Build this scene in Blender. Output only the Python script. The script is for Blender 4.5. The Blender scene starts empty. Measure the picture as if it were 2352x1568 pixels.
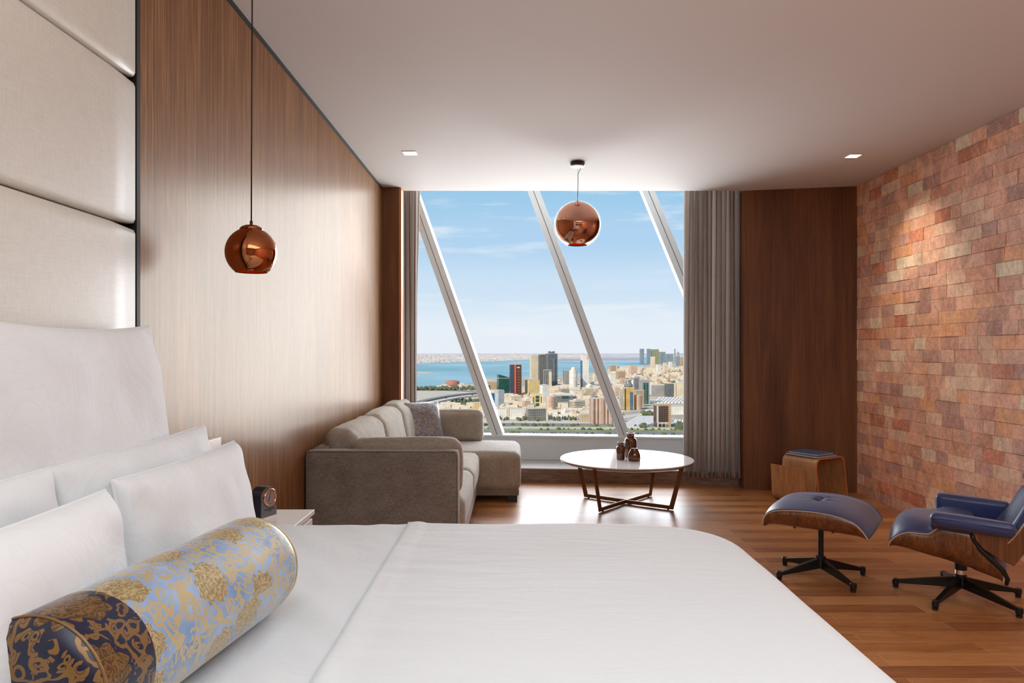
import bpy, bmesh, math, random
from mathutils import Vector, Matrix, noise as mnoise
R = math.radians
scn = bpy.context.scene
col = scn.collection
random.seed(7)

# ------------------------------------------------------------------ camera
E, F, VX, VY = 1.3, 1640.0, 1180.0, 805.0      # eye height, focal (px), principal point (px)
cd = bpy.data.cameras.new('camera'); cam = bpy.data.objects.new('camera', cd); col.objects.link(cam)
cam.location = (0, 0, E); cam.rotation_euler = (R(90), 0, 0)
cd.sensor_width = 36; cd.lens = 36*F/2352
cd.shift_x = -(VX-1176)/2352; cd.shift_y = (VY-784)/2352
cd.clip_start = .05; cd.clip_end = 100000
scn.camera = cam

# ------------------------------------------------------------------ colour management, world, sun, lamps
scn.view_settings.view_transform = 'Standard'; scn.view_settings.look = 'None'
scn.view_settings.exposure = 0; scn.view_settings.gamma = 1
scn.view_settings.use_curve_mapping = False
scn.cycles.max_bounces = 10; scn.cycles.diffuse_bounces = 5; scn.cycles.glossy_bounces = 5
scn.cycles.transparent_max_bounces = 12; scn.cycles.caustics_reflective = False
scn.cycles.sample_clamp_indirect = 6.0

def lin(c):
    out = []
    for v in c[:3]:
        v /= 255.0
        out.append(v/12.92 if v <= .04045 else ((v+.055)/1.055)**2.4)
    return (*out, 1.0)

world = bpy.data.worlds.new('sky'); scn.world = world; world.use_nodes = True
nt = world.node_tree; N = nt.nodes; L = nt.links
for n in list(N): N.remove(n)
out = N.new('ShaderNodeOutputWorld'); bg = N.new('ShaderNodeBackground'); bg.inputs[1].default_value = 1.0
tc = N.new('ShaderNodeTexCoord'); sep = N.new('ShaderNodeSeparateXYZ'); L.new(tc.outputs['Generated'], sep.inputs[0])
rmp = N.new('ShaderNodeValToRGB'); rmp.color_ramp.interpolation = 'EASE'
mr = N.new('ShaderNodeMapRange'); mr.inputs['From Min'].default_value = -.02; mr.inputs['From Max'].default_value = .5
L.new(sep.outputs['Z'], mr.inputs['Value']); L.new(mr.outputs[0], rmp.inputs[0])
cr = rmp.color_ramp; cr.elements[0].position = 0.0; cr.elements[0].color = lin((236, 240, 249))
cr.elements[1].position = 1.0; cr.elements[1].color = lin((120, 170, 225))
for p, c in ((.09, (233, 242, 251)), (.2, (209, 230, 248)), (.34, (178, 213, 243)), (.46, (158, 204, 236))):
    e = cr.elements.new(p); e.color = lin(c)
mp = N.new('ShaderNodeMapping'); mp.inputs['Scale'].default_value = (4.5, 4.5, 34); mp.inputs['Location'].default_value = (1.35, .2, 1.1)
L.new(tc.outputs['Generated'], mp.inputs[0])
cn = N.new('ShaderNodeTexNoise'); cn.inputs['Scale'].default_value = 1.0; cn.inputs['Detail'].default_value = 7; cn.inputs['Roughness'].default_value = .58
L.new(mp.outputs[0], cn.inputs['Vector'])
crr = N.new('ShaderNodeValToRGB'); crr.color_ramp.elements[0].position = .54; crr.color_ramp.elements[1].position = .74
crr.color_ramp.elements[0].color = (0, 0, 0, 1); crr.color_ramp.elements[1].color = (.85, .85, .85, 1)
L.new(cn.outputs['Fac'], crr.inputs[0])
mx = N.new('ShaderNodeMix'); mx.data_type = 'RGBA'; L.new(crr.outputs[0], mx.inputs[0])
L.new(rmp.outputs[0], mx.inputs[6]); mx.inputs[7].default_value = lin((244, 246, 251))
L.new(mx.outputs[2], bg.inputs[0]); L.new(bg.outputs[0], out.inputs[0])

def lamp(kind, name, loc, rot, energy, color=(1, 1, 1), **kw):
    d = bpy.data.lights.new(name, kind); d.energy = energy; d.color = color
    for k, v in kw.items(): setattr(d, k, v)
    o = bpy.data.objects.new(name, d); o.location = loc; o.rotation_euler = rot; col.objects.link(o); return o
# outdoor sun: high, behind the tower and to its left, so it never enters the room
lamp('SUN', 'sun', (0, -50, 80), (R(52), 0, R(-38)), 4.3, (1, .92, .80), angle=R(1.0))
# soft daylight from the open sky in front of the window
lamp('AREA', 'window_daylight', (.75, 9.7, .75), (R(-90), 0, R(-6)), 740, (.95, .97, 1.0), shape='RECTANGLE', size=4.6, size_y=5.7)
lamp('AREA', 'upward_fill', (1.0, .3, 1.95), (R(180), 0, 0), 26, (.96, .98, 1.0), shape='RECTANGLE', size=3.4, size_y=2.4)  # added fill turned up to brighten the ceiling, no fitting there
# added soft fill under the ceiling behind the camera, not a fixture
lamp('AREA', 'rear_fill', (.9, -.6, 2.74), (0, 0, 0), 80, (.92, .97, 1.0), shape='RECTANGLE', size=3.2, size_y=2.6)

# ------------------------------------------------------------------ helpers
def P(px, py, Y): return Vector(((px-VX)/F*Y, Y, E-(py-VY)/F*Y))
ZG = E-110.0
def G(px, py, z=ZG):
    D = F*(E-z)/(py-VY); return Vector(((px-VX)/F*D, D, z))

def mesh(name, verts, faces, mat, parent=None, world=True, smooth=True, auto=None):
    off = Vector((0, 0, 0)); p = parent
    if world:
        while p is not None: off += p.location; p = p.parent
    me = bpy.data.meshes.new(name); me.from_pydata([tuple(Vector(v)-off) for v in verts], [], faces)
    bm = bmesh.new(); bm.from_mesh(me); bmesh.ops.recalc_face_normals(bm, faces=bm.faces); bm.to_mesh(me); bm.free()
    if mat: me.materials.append(mat)
    if smooth:
        me.shade_smooth()
        if auto: me.set_sharp_from_angle(angle=R(auto))
    o = bpy.data.objects.new(name, me); col.objects.link(o)
    if parent is not None: o.parent = parent
    return o
def tag(o, label, cat, group=None, kind=None):
    o['label'] = label; o['category'] = cat
    if group: o['group'] = group
    if kind: o['kind'] = kind
    return o
def thing(name, label, cat, loc, rz=0, group=None):
    o = bpy.data.objects.new(name, None); o.empty_display_size = .1; col.objects.link(o)
    o.location = loc; o.rotation_euler = (0, 0, rz); return tag(o, label, cat, group)
def struct(o): o['kind'] = 'structure'; return o

class MB:
    """collects simple solids into one mesh"""
    def __init__(s): s.v = []; s.f = []
    def add(s, v, f):
        n = len(s.v); s.v += [Vector(a) for a in v]; s.f += [tuple(i+n for i in q) for q in f]; return s
    def box(s, x0, y0, z0, x1, y1, z1):
        return s.add([(x0,y0,z0),(x1,y0,z0),(x1,y1,z0),(x0,y1,z0),(x0,y0,z1),(x1,y0,z1),(x1,y1,z1),(x0,y1,z1)],
                     [(0,3,2,1),(4,5,6,7),(0,1,5,4),(1,2,6,5),(2,3,7,6),(3,0,4,7)])
    def prism(s, poly, d):      # closed polygon (3D points) extruded along the vector d
        n = len(poly); d = Vector(d)
        v = [Vector(p) for p in poly]+[Vector(p)+d for p in poly]
        return s.add(v, [tuple(range(n))[::-1], tuple(range(n, 2*n))]+[(i, (i+1) % n, n+(i+1) % n, n+i) for i in range(n)])
    def bar(s, a, b, w, h, up=(0, 0, 1)):   # box section bar between two points
        a = Vector(a); b = Vector(b); t = (b-a).normalized(); sd = t.cross(Vector(up)).normalized(); u = sd.cross(t).normalized()
        q = [sd*w/2+u*h/2, -sd*w/2+u*h/2, -sd*w/2-u*h/2, sd*w/2-u*h/2]
        return s.prism([a+i for i in q], b-a)
    def taper(s, a, b, wa, ha, wb, hb, up=(0, 0, 1)):
        a = Vector(a); b = Vector(b); t = (b-a).normalized(); sd = t.cross(Vector(up)).normalized(); u = sd.cross(t).normalized()
        v = []
        for p, w, h in ((a, wa, ha), (b, wb, hb)):
            v += [p+sd*w/2+u*h/2, p-sd*w/2+u*h/2, p-sd*w/2-u*h/2, p+sd*w/2-u*h/2]
        return s.add(v, [(3,2,1,0),(4,5,6,7),(0,1,5,4),(1,2,6,5),(2,3,7,6),(3,0,4,7)])
    def lathe(s, prof, c=(0, 0, 0), n=32, close=False):
        cx, cy, cz = c; v = []
        for r, z in prof:
            for k in range(n):
                a = 2*math.pi*k/n; v.append((cx+r*math.cos(a), cy+r*math.sin(a), cz+z))
        m = len(prof); f = []
        for i in range(m-1 if not close else m):
            j = (i+1) % m
            for k in range(n): f.append((i*n+k, i*n+(k+1) % n, j*n+(k+1) % n, j*n+k))
        if not close:
            f.append(tuple(range(n))[::-1]); f.append(tuple(range((m-1)*n, m*n)))
        return s.add(v, f)
    def tube(s, pts, r, n=8, closed=False):
        pts = [Vector(p) for p in pts]; m = len(pts); v = []; prev = None
        for i, p in enumerate(pts):
            if closed: t = (pts[(i+1) % m]-pts[i-1]).normalized()
            else: t = (pts[min(i+1, m-1)]-pts[max(i-1, 0)]).normalized()
            if prev is None: a = t.orthogonal().normalized()
            else: a = (prev-t*prev.dot(t)).normalized()
            prev = a; b = t.cross(a)
            rr = r[i] if isinstance(r, (list, tuple)) else r
            for k in range(n):
                q = 2*math.pi*k/n; v.append(p+(a*math.cos(q)+b*math.sin(q))*rr)
        f = []
        for i in range(m if closed else m-1):
            j = (i+1) % m
            for k in range(n): f.append((i*n+k, i*n+(k+1) % n, j*n+(k+1) % n, j*n+k))
        if not closed: f += [tuple(range(n))[::-1], tuple(range((m-1)*n, m*n))]
        return s.add(v, f)
    def build(s, name, mat, parent=None, world=True, smooth=False, auto=None, bevel=0, seg=2):
        o = mesh(name, s.v, s.f, mat, parent, world, smooth or bool(bevel), auto)
        if bevel:
            m = o.modifiers.new('bevel', 'BEVEL'); m.width = bevel; m.segments = seg; m.limit_method = 'ANGLE'; m.angle_limit = R(40)
            o.data.set_sharp_from_angle(angle=R(40)); m.harden_normals = True
        return o

def grid_faces(nu, nv, closed_u=False, closed_v=False):
    f = []
    for i in range(nu if closed_u else nu-1):
        for j in range(nv if closed_v else nv-1):
            a = i*nv+j; b = i*nv+(j+1) % nv; c = ((i+1) % nu)*nv+(j+1) % nv; d = ((i+1) % nu)*nv+j
            f.append((a, b, c, d))
    return f

def soft_box(c, half, r, puff=(0, 0, 0), n=14, wob=0, seed=0, shape=None, rz=0):
    """rounded box with bulging faces; returns verts, faces"""
    bm = bmesh.new(); bmesh.ops.create_cube(bm, size=2.0)
    bmesh.ops.subdivide_edges(bm, edges=bm.edges[:], cuts=n, use_grid_fill=True)
    hx, hy, hz = half; H = Vector(half); c = Vector(c)
    for v in bm.verts:
        p = v.co.copy()
        # pull samples toward the rims so the corner arcs get vertices
        q = Vector([math.copysign(abs(a)**.72, a) for a in p])
        w = Vector((q.x*hx, q.y*hy, q.z*hz))
        inn = Vector([max(-h+r, min(h-r, a)) for a, h in zip(w, H)])
        d = w-inn
        if d.length > 1e-9: w = inn+d.normalized()*r
        bx, by, bz = [1-a*a for a in q]
        if abs(p.x) > .999: w.x += math.copysign(puff[0]*max(by, 0)*max(bz, 0), p.x)
        if abs(p.y) > .999: w.y += math.copysign(puff[1]*max(bx, 0)*max(bz, 0), p.y)
        if abs(p.z) > .999: w.z += math.copysign(puff[2]*max(bx, 0)**.5*max(by, 0)**.5, p.z)
        if wob:
            k = mnoise.noise_vector(w*7+Vector((seed, seed*2, 0)))*wob; w += k
        if shape: w = shape(w)
        v.co = w
    if rz: bmesh.ops.rotate(bm, verts=bm.verts, cent=(0, 0, 0), matrix=Matrix.Rotation(rz, 3, 'Z'))
    bm.verts.index_update()
    V = [v.co+c for v in bm.verts]; Fc = [tuple(v.index for v in f.verts) for f in bm.faces]; bm.free()
    return V, Fc

# ------------------------------------------------------------------ materials
class NB:
    def __init__(s, name):
        s.m = bpy.data.materials.new(name); s.m.use_nodes = True; s.t = s.m.node_tree
        s.b = s.t.nodes['Principled BSDF']; s.out = s.t.nodes['Material Output']
    def n(s, typ, **kw):
        x = s.t.nodes.new('ShaderNode'+typ)
        for k, v in kw.items(): setattr(x, k, v)
        return x
    def l(s, a, b): s.t.links.new(a, b)
    def val(s, node, i, v): node.inputs[i].default_value = v
    def math(s, op, a, b=None, clamp=False):
        x = s.n('Math', operation=op); x.use_clamp = clamp
        for i, q in enumerate((a, b)):
            if q is None: continue
            if isinstance(q, (int, float)): x.inputs[i].default_value = q
            else: s.l(q, x.inputs[i])
        return x.outputs[0]
    def coords(s, scale=(1, 1, 1), kind='Object', loc=(0, 0, 0), rot=(0, 0, 0)):
        t = s.n('TexCoord'); m = s.n('Mapping'); m.inputs['Scale'].default_value = scale; m.inputs['Location'].default_value = loc
        m.inputs['Rotation'].default_value = rot
        s.l(t.outputs[kind], m.inputs[0]); return m.outputs[0]
    def noise(s, vec, scale=5, detail=4, rough=.5, dist=0):
        x = s.n('TexNoise'); s.l(vec, x.inputs['Vector']); x.inputs['Scale'].default_value = scale
        x.inputs['Detail'].default_value = detail; x.inputs['Roughness'].default_value = rough; x.inputs['Distortion'].default_value = dist
        return x.outputs['Fac']
    def ramp(s, fac, stops, interp='LINEAR'):
        x = s.n('ValToRGB'); x.color_ramp.interpolation = interp; e = x.color_ramp.elements
        while len(e) < len(stops): e.new(.5)
        for k, (p, c) in enumerate(stops):
            e[k].position = p; e[k].color = c if len(c) == 4 else (*c, 1)
        s.l(fac, x.inputs[0]); return x.outputs[0]
    def mix(s, fac, a, b, blend='MIX'):
        x = s.n('Mix', data_type='RGBA', blend_type=blend)
        for i, q in ((0, fac), (6, a), (7, b)):
            if isinstance(q, (int, float)): x.inputs[i].default_value = q
            elif isinstance(q, tuple): x.inputs[i].default_value = q
            else: s.l(q, x.inputs[i])
        return x.outputs[2]
    def bump(s, h, strength=.3, dist=.01):
        x = s.n('Bump'); x.inputs['Strength'].default_value = strength; x.inputs['Distance'].default_value = dist
        s.l(h, x.inputs['Height']); s.l(x.outputs[0], s.b.inputs['Normal']); return x
    def set(s, **kw):
        names = {'rough': 'Roughness', 'metal': 'Metallic', 'spec': 'Specular IOR Level', 'coat': 'Coat Weight', 'coatr': 'Coat Roughness',
                 'ior': 'IOR', 'sheen': 'Sheen Weight', 'sheenr': 'Sheen Roughness', 'trans': 'Transmission Weight', 'color': 'Base Color', 'coatior': 'Coat IOR',
                 'aniso': 'Anisotropic', 'sss': 'Subsurface Weight', 'alpha': 'Alpha'}
        for k, v in kw.items():
            i = s.b.inputs[names[k]]
            if isinstance(v, (int, float)): i.default_value = v
            elif isinstance(v, tuple): i.default_value = v
            else: s.l(v, i)
        return s

def plain(name, c, rough=.5, metal=0, var=0, vscale=8, **kw):
    b = NB(name); cc = lin(c)
    if var:
        f = b.noise(b.coords(), vscale, 4)
        lo = tuple(x*(1-var) for x in cc[:3]); hi = tuple(min(1, x*(1+var)) for x in cc[:3])
        b.set(color=b.ramp(f, [(.3, lo), (.7, hi)]))
    else: b.set(color=cc)
    b.set(rough=rough, metal=metal, **kw); return b.m

def wood(name, cols, axis='z', scale=1.0, rough=.35, coat=.0, coatr=.3, joints=None, coatior=1.5, spec=.5, blotch=.25, fine=1.0, vert=None, f2=260):
    b = NB(name)
    st = {'z': (1, 1, .018), 'x': (.03, 1, 1), 'y': (1, .03, 1)}[axis]
    v = b.coords(tuple(q*scale for q in st))
    n1 = b.noise(v, 70*fine, 5, .62, .3); n2 = b.noise(v, f2*fine, 3, .6)
    n3 = b.noise(b.coords(tuple(q*scale for q in {'z': (1, 1, .12), 'x': (.12, 1, 1), 'y': (1, .12, 1)}[axis])), 5, 4, .5, .6)
    f = b.math('ADD', b.math('MULTIPLY', n1, .5), b.math('MULTIPLY', n2, .5))
    f = b.math('ADD', b.math('MULTIPLY', f, 1-blotch), b.math('MULTIPLY', n3, blotch))
    k = [lin(c) for c in cols]
    c = b.ramp(f, [(.36, k[0]), (.5, k[1]), (.64, k[2])])
    if joints:       # thin panel joints at these object-space positions along y
        sx = b.n('SeparateXYZ'); t = b.n('TexCoord'); b.l(t.outputs['Object'], sx.inputs[0]); acc = None
        for j in joints:
            d = b.math('LESS_THAN', b.math('ABSOLUTE', b.math('SUBTRACT', sx.outputs['Y'], j)), .0022)
            acc = d if acc is None else b.math('MAXIMUM', acc, d)
        c = b.mix(b.math('MULTIPLY', acc, .75), c, lin((60, 40, 25)))
    b.set(color=c, rough=rough, coat=coat, coatr=coatr, coatior=coatior, spec=spec)
    b.bump(n2, .08, .002); return b.m

def fabric(name, cols, s=420, bump=.35, rough=.9, sheen=.25, wrinkle=0):
    b = NB(name); v = b.coords()
    h = b.noise(b.coords((1, 1, .12)), s, 2, .6); w = b.noise(b.coords((.12, .12, 1)), s, 2, .6); big = b.noise(v, 9, 4)
    f = b.math('ADD', b.math('MULTIPLY', h, .4), b.math('MULTIPLY', w, .4)); f = b.math('ADD', f, b.math('MULTIPLY', big, .2))
    k = [lin(c) for c in cols]
    b.set(color=b.ramp(f, [(.38, k[0]), (.62, k[1])]), rough=rough, sheen=sheen)
    if wrinkle:
        wr = b.noise(v, 6, 4, .5, .8); b.bump(b.math('ADD', b.math('MULTIPLY', f, .08), b.math('MULTIPLY', wr, wrinkle)), bump, .02)
    else: b.bump(f, bump, .002)
    return b.m

def linen(name, c, vein=0, wr=.5, stretch=(1, 1, 1), vs=9, rough=.75):
    """white bed linen with soft creases and tone-on-tone wavy lines"""
    b = NB(name); v = b.coords(stretch)
    n = b.noise(v, 5, 5, .55, 1.2)
    h = b.math('MULTIPLY', n, wr)
    if vein:
        q = b.noise(v, vs, 2, .5, 1.5)
        fr = b.math('ABSOLUTE', b.math('SUBTRACT', b.math('FRACT', b.math('MULTIPLY', q, 9)), .5))
        ln = b.math('LESS_THAN', fr, .10)
        h = b.math('SUBTRACT', h, b.math('MULTIPLY', ln, vein))
        cc = lin(c); b.set(color=b.mix(b.math('MULTIPLY', ln, .1), cc, tuple(x*.8 for x in cc[:3])+(1,)))
    else: b.set(color=lin(c))
    b.set(rough=rough, sheen=.1); b.bump(h, .38, .02); return b.m

M = {}
M['ceil'] = plain('ceiling_paint', (216, 212, 208), .85)
M['wallpaint'] = plain('wall_paint', (150, 130, 110), .8)
M['wallwood'] = wood('satin_veneer', [(96, 62, 36), (136, 94, 58), (176, 134, 92)], 'z', rough=.6, spec=.05, joints=[2.405, 2.882, 4.40, 5.92], blotch=.15)
_m = M['wallwood']; _t = _m.node_tree; _g = _t.nodes.new('ShaderNodeBsdfGlossy'); _g.inputs['Color'].default_value = (1, .93, .83, 1); _g.inputs['Roughness'].default_value = .27
_ms = _t.nodes.new('ShaderNodeMixShader'); _ms.inputs[0].default_value = .085; _o = _t.nodes['Material Output']
_t.links.new(_t.nodes['Principled BSDF'].outputs[0], _ms.inputs[1]); _t.links.new(_g.outputs[0], _ms.inputs[2]); _t.links.new(_ms.outputs[0], _o.inputs[0])
M['walnut'] = wood('dark_walnut_veneer', [(76, 44, 22), (110, 68, 36), (134, 90, 54)], 'z', rough=.5, coat=.1, coatr=.4, blotch=.45)
M['rimwood'] = wood('light_edge_wood', [(170, 100, 50), (195, 125, 70), (215, 150, 90)], 'z', rough=.4)
M['black'] = plain('black_shadow_gap', (22, 18, 16), .6)
M['leather_white'] = NB('upholstered_panel_vinyl')
_b = M['leather_white']; _v = _b.coords((1, .08, 1)); _n = _b.noise(_v, 300, 3, .6); _n2 = _b.noise(_b.coords((1, 1, .08)), 300, 3, .6)
_f = _b.math('ADD', _b.math('MULTIPLY', _n, .5), _b.math('MULTIPLY', _n2, .5))
_b.set(color=_b.ramp(_f, [(.35, lin((204, 200, 190))), (.65, lin((218, 215, 206)))]), rough=.42, coat=.15, coatr=.35); _b.bump(_f, .15, .002)
M['leather_white'] = _b.m
M['metal_win'] = plain('painted_aluminium', (216, 226, 232), .42, .0, var=.02)
M['metal_dark'] = plain('mullion_gasket', (110, 106, 104), .6)
M['stone'] = NB('taupe_stone'); _b = M['stone']; _n = _b.noise(_b.coords((1, 1, 6)), 9, 6, .6, .5)
_b.set(color=_b.ramp(_n, [(.3, lin((100, 82, 72))), (.5, lin((132, 112, 100))), (.7, lin((160, 138, 124)))]), rough=.4); M['stone'] = _b.m
M['stone_top'] = plain('grey_stone_sill', (170, 166, 160), .35, var=.06, vscale=3)
M['copper'] = plain('polished_copper', (208, 154, 132), .045, 1)
M['copper_in'] = plain('copper_inside', (235, 120, 60), .3, .8)
M['copper_dark'] = plain('dark_copper_glass', (186, 116, 76), .05, 1)
M['chrome'] = plain('chrome', (225, 225, 225), .12, 1)
M['cord'] = plain('dark_cord', (52, 36, 26), .6)
M['steelwire'] = plain('clear_cable', (170, 150, 140), .4, .4)
M['blackmetal'] = plain('black_enamel', (26, 24, 25), .38, .3, coat=.2)
M['bronze'] = plain('bronze_bar', (132, 100, 72), .36, .75)
M['vase'] = plain('bronze_mirror_glaze', (118, 92, 78), .1, .95)
M['white_gloss'] = plain('white_gloss_top', (228, 224, 222), .12, spec=.1)
M['white_lac'] = plain('white_lacquer', (235, 230, 226), .3)
M['sofa'] = fabric('taupe_linen_upholstery', [(106, 98, 90), (150, 142, 132)], 330, wrinkle=.6)
M['sofa_light'] = fabric('taupe_linen_cushions', [(140, 132, 120), (184, 176, 164)], 330, wrinkle=1.0)
M['curtain'] = fabric('taupe_curtain', [(150, 139, 133), (178, 167, 161)], 380, bump=.1, sheen=.2, rough=.7)
_m = M['curtain']; _t = _m.node_tree; _tr = _t.nodes.new('ShaderNodeBsdfTranslucent'); _ms = _t.nodes.new('ShaderNodeMixShader'); _tr.inputs[0].default_value = lin((176, 160, 150))
_ms.inputs[0].default_value = .27; _o = _t.nodes['Material Output']; _t.links.new(_t.nodes['Principled BSDF'].outputs[0], _ms.inputs[1]); _t.links.new(_tr.outputs[0], _ms.inputs[2]); _t.links.new(_ms.outputs[0], _o.inputs[0])
M['sheer'] = plain('sheer_curtain', (235, 228, 218), .8)
M['sheet'] = linen('white_sheet', (224, 230, 234), 0, .7)
M['duvet'] = linen('white_embroidered_duvet', (224, 230, 234), .35, .35, (.7, 3.4, 1), 9)
M['pillow'] = linen('white_pillow_cotton', (227, 231, 234), .06, .8, (1, 1, 1), 5)
M['ply'] = plain('plywood_edge', (196, 170, 140), .5)
M['shell'] = wood('rosewood_shell', [(62, 30, 12), (112, 66, 34), (150, 100, 60)], 'z', rough=.3, coat=.5, coatr=.2, scale=.8, blotch=.3, fine=.6)
M['bentwood'] = wood('walnut_bentwood', [(150, 102, 62), (184, 134, 88), (206, 160, 114)], 'z', rough=.38, coat=.3, scale=.9, fine=.7)
b = NB('blue_leather'); n_ = b.noise(b.coords(), 3, 4, .5, .5); g_ = b.noise(b.coords(), 260, 3, .6)
b.set(color=b.ramp(n_, [(.3, lin((22, 46, 104))), (.7, lin((34, 62, 126)))]), rough=.42, coat=.35, coatr=.38, spec=.7, sheen=.25); b.bump(g_, .12, .002); M['leather'] = b.m
M['bookcover'] = plain('blue_book_cover', (72, 104, 150), .35); M['paper'] = plain('book_pages', (225, 222, 215), .7)
M['clockface'] = plain('grey_leather_front', (104, 108, 112), .45); M['clockbody'] = plain('navy_leather_case', (24, 26, 40), .4)
M['rosegold'] = plain('rose_gold', (230, 170, 140), .15, 1); M['dial'] = plain('clock_dial', (150, 140, 142), .3); M['ink'] = plain('dark_print', (30, 28, 34), .5)

def brocade(name, base, base2, gold, gold2, s=1.0):
    """woven pattern laid out in the cloth's own UV metres: lotus medallions joined by curling vines"""
    b = NB(name); uv = b.n('UVMap'); mp_ = b.n('Mapping'); mp_.inputs['Scale'].default_value = (s, s, s); b.l(uv.outputs[0], mp_.inputs[0]); v = mp_.outputs[0]
    def voro(vec, sc, rnd_, feat='F1'):
        x = b.n('TexVoronoi'); x.voronoi_dimensions = '2D'; x.feature = feat; b.l(vec, x.inputs['Vector']); x.inputs['Scale'].default_value = sc; x.inputs['Randomness'].default_value = rnd_; return x
    wp_ = b.n('TexNoise'); b.l(v, wp_.inputs['Vector']); wp_.inputs['Scale'].default_value = 26; wp_.inputs['Detail'].default_value = 1
    of = b.n('VectorMath', operation='SCALE'); b.l(wp_.outputs['Color'], of.inputs[0]); of.inputs['Scale'].default_value = .03
    wv = b.n('VectorMath', operation='ADD'); b.l(v, wv.inputs[0]); b.l(of.outputs[0], wv.inputs[1])
    v1 = voro(wv.outputs[0], 46, .85); d1 = v1.outputs['Distance']
    gap = b.math('GREATER_THAN', b.noise(v, 55, 0), .43)
    ring = b.math('MULTIPLY', b.math('LESS_THAN', b.math('ABSOLUTE', b.math('SUBTRACT', d1, .40)), .10), gap)
    gap2 = b.math('GREATER_THAN', b.noise(b.coords((1, 1, 1), 'UV', (3, 1, 0)), 60, 0), .45)
    ring2 = b.math('MULTIPLY', b.math('LESS_THAN', b.math('ABSOLUTE', b.math('SUBTRACT', d1, .19)), .075), gap2)
    q = b.noise(wv.outputs[0], 11, 0, .45, .5)
    vine = b.math('LESS_THAN', b.math('ABSOLUTE', b.math('SUBTRACT', b.math('FRACT', b.math('MULTIPLY', q, 8)), .5)), .11)
    g = b.math('MAXIMUM', b.math('MAXIMUM', ring, ring2), vine)
    fo = voro(wv.outputs[0], 6.6, .6); df = fo.outputs['Distance']
    sb = b.n('VectorMath', operation='SUBTRACT'); b.l(wv.outputs[0], sb.inputs[0]); b.l(fo.outputs['Position'], sb.inputs[1]); sx = b.n('SeparateXYZ'); b.l(sb.outputs[0], sx.inputs[0])
    an = b.math('ARCTAN2', sx.outputs['Y'], sx.outputs['X'])
    lobes = b.math('MULTIPLY', b.math('ABSOLUTE', b.math('SINE', b.math('MULTIPLY', an, 5))), .06)
    fl = b.math('LESS_THAN', df, b.math('ADD', lobes, .235))
    halo = b.math('LESS_THAN', df, b.math('ADD', lobes, .275))
    petals = b.math('SINE', b.math('ADD', b.math('MULTIPLY', df, 70), b.math('MULTIPLY', b.noise(v, 70, 1, .5, 1.0), 22)))
    petals = b.math('ADD', b.math('MULTIPLY', petals, .5), .5)
    allg = b.math('MAXIMUM', b.math('MULTIPLY', g, b.math('SUBTRACT', 1, halo)), fl)
    gcol = b.mix(b.math('MULTIPLY', petals, fl), lin(gold), lin(gold2))
    bc = b.ramp(b.noise(v, 8, 3), [(.35, lin(base)), (.65, lin(base2))])
    b.set(color=b.mix(allg, bc, gcol), rough=.38, metal=b.math('MULTIPLY', allg, .3), sheen=.3, sheenr=.3, coat=.15, coatr=.35, spec=.5)
    b.bump(b.math('SUBTRACT', allg, b.math('MULTIPLY', b.math('MULTIPLY', petals, fl), .5)), .14, .002); return b.m
def set_uv(o, uvs):
    l_ = o.data.uv_layers.new(name='UVMap')
    for lp in o.data.loops: l_.data[lp.index].uv = uvs[lp.vertex_index]
M['broc'] = brocade('pale_blue_gold_brocade', (104, 136, 184), (160, 184, 216), (196, 178, 132), (150, 128, 84))
M['broc_dark'] = brocade('navy_gold_brocade', (5, 10, 34), (8, 18, 60), (128, 94, 50), (80, 54, 26), .95)
M['broc_small'] = brocade('small_blue_gold_brocade', (60, 70, 118), (98, 110, 152), (176, 168, 150), (134, 126, 110), 1.9)

# floor planks
b = NB('plank_floor'); v = b.coords()
br = b.n('TexBrick'); b.l(v, br.inputs['Vector']); br.offset = .37; br.offset_frequency = 2; br.squash = 1
for k_, q_ in (('Color1', (0, 0, 0, 1)), ('Color2', (1, 1, 1, 1)), ('Mortar', (.5, .5, .5, 1))): br.inputs[k_].default_value = q_
for k_, q_ in (('Scale', 1), ('Mortar Size', .0016), ('Mortar Smooth', .0), ('Bias', 0), ('Brick Width', .78), ('Row Height', .118)): br.inputs[k_].default_value = q_
sh = b.n('VectorMath', operation='SCALE'); b.l(br.outputs['Color'], sh.inputs[0]); sh.inputs['Scale'].default_value = 7.0
ad = b.n('VectorMath', operation='ADD'); b.l(b.coords((.12, 1, 1)), ad.inputs[0]); b.l(sh.outputs[0], ad.inputs[1])
g1 = b.noise(ad.outputs[0], 22, 6, .6, 1.4); g2 = b.noise(ad.outputs[0], 150, 3, .6)
gg = b.math('ADD', b.math('MULTIPLY', g1, .6), b.math('MULTIPLY', g2, .25)); gg = b.math('ADD', gg, b.math('MULTIPLY', br.outputs['Color'], .30))
c_ = b.ramp(gg, [(.28, lin((118, 68, 30))), (.5, lin((160, 98, 48))), (.72, lin((196, 136, 78)))])
c_ = b.mix(b.math('MULTIPLY', br.outputs['Fac'], .75), c_, lin((214, 168, 118)))
b.set(color=c_, rough=.40, coat=.55, coatr=.34, spec=.8); b.bump(b.math('SUBTRACT', g2, br.outputs['Fac']), .04, .001); M['floor'] = b.m

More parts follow.
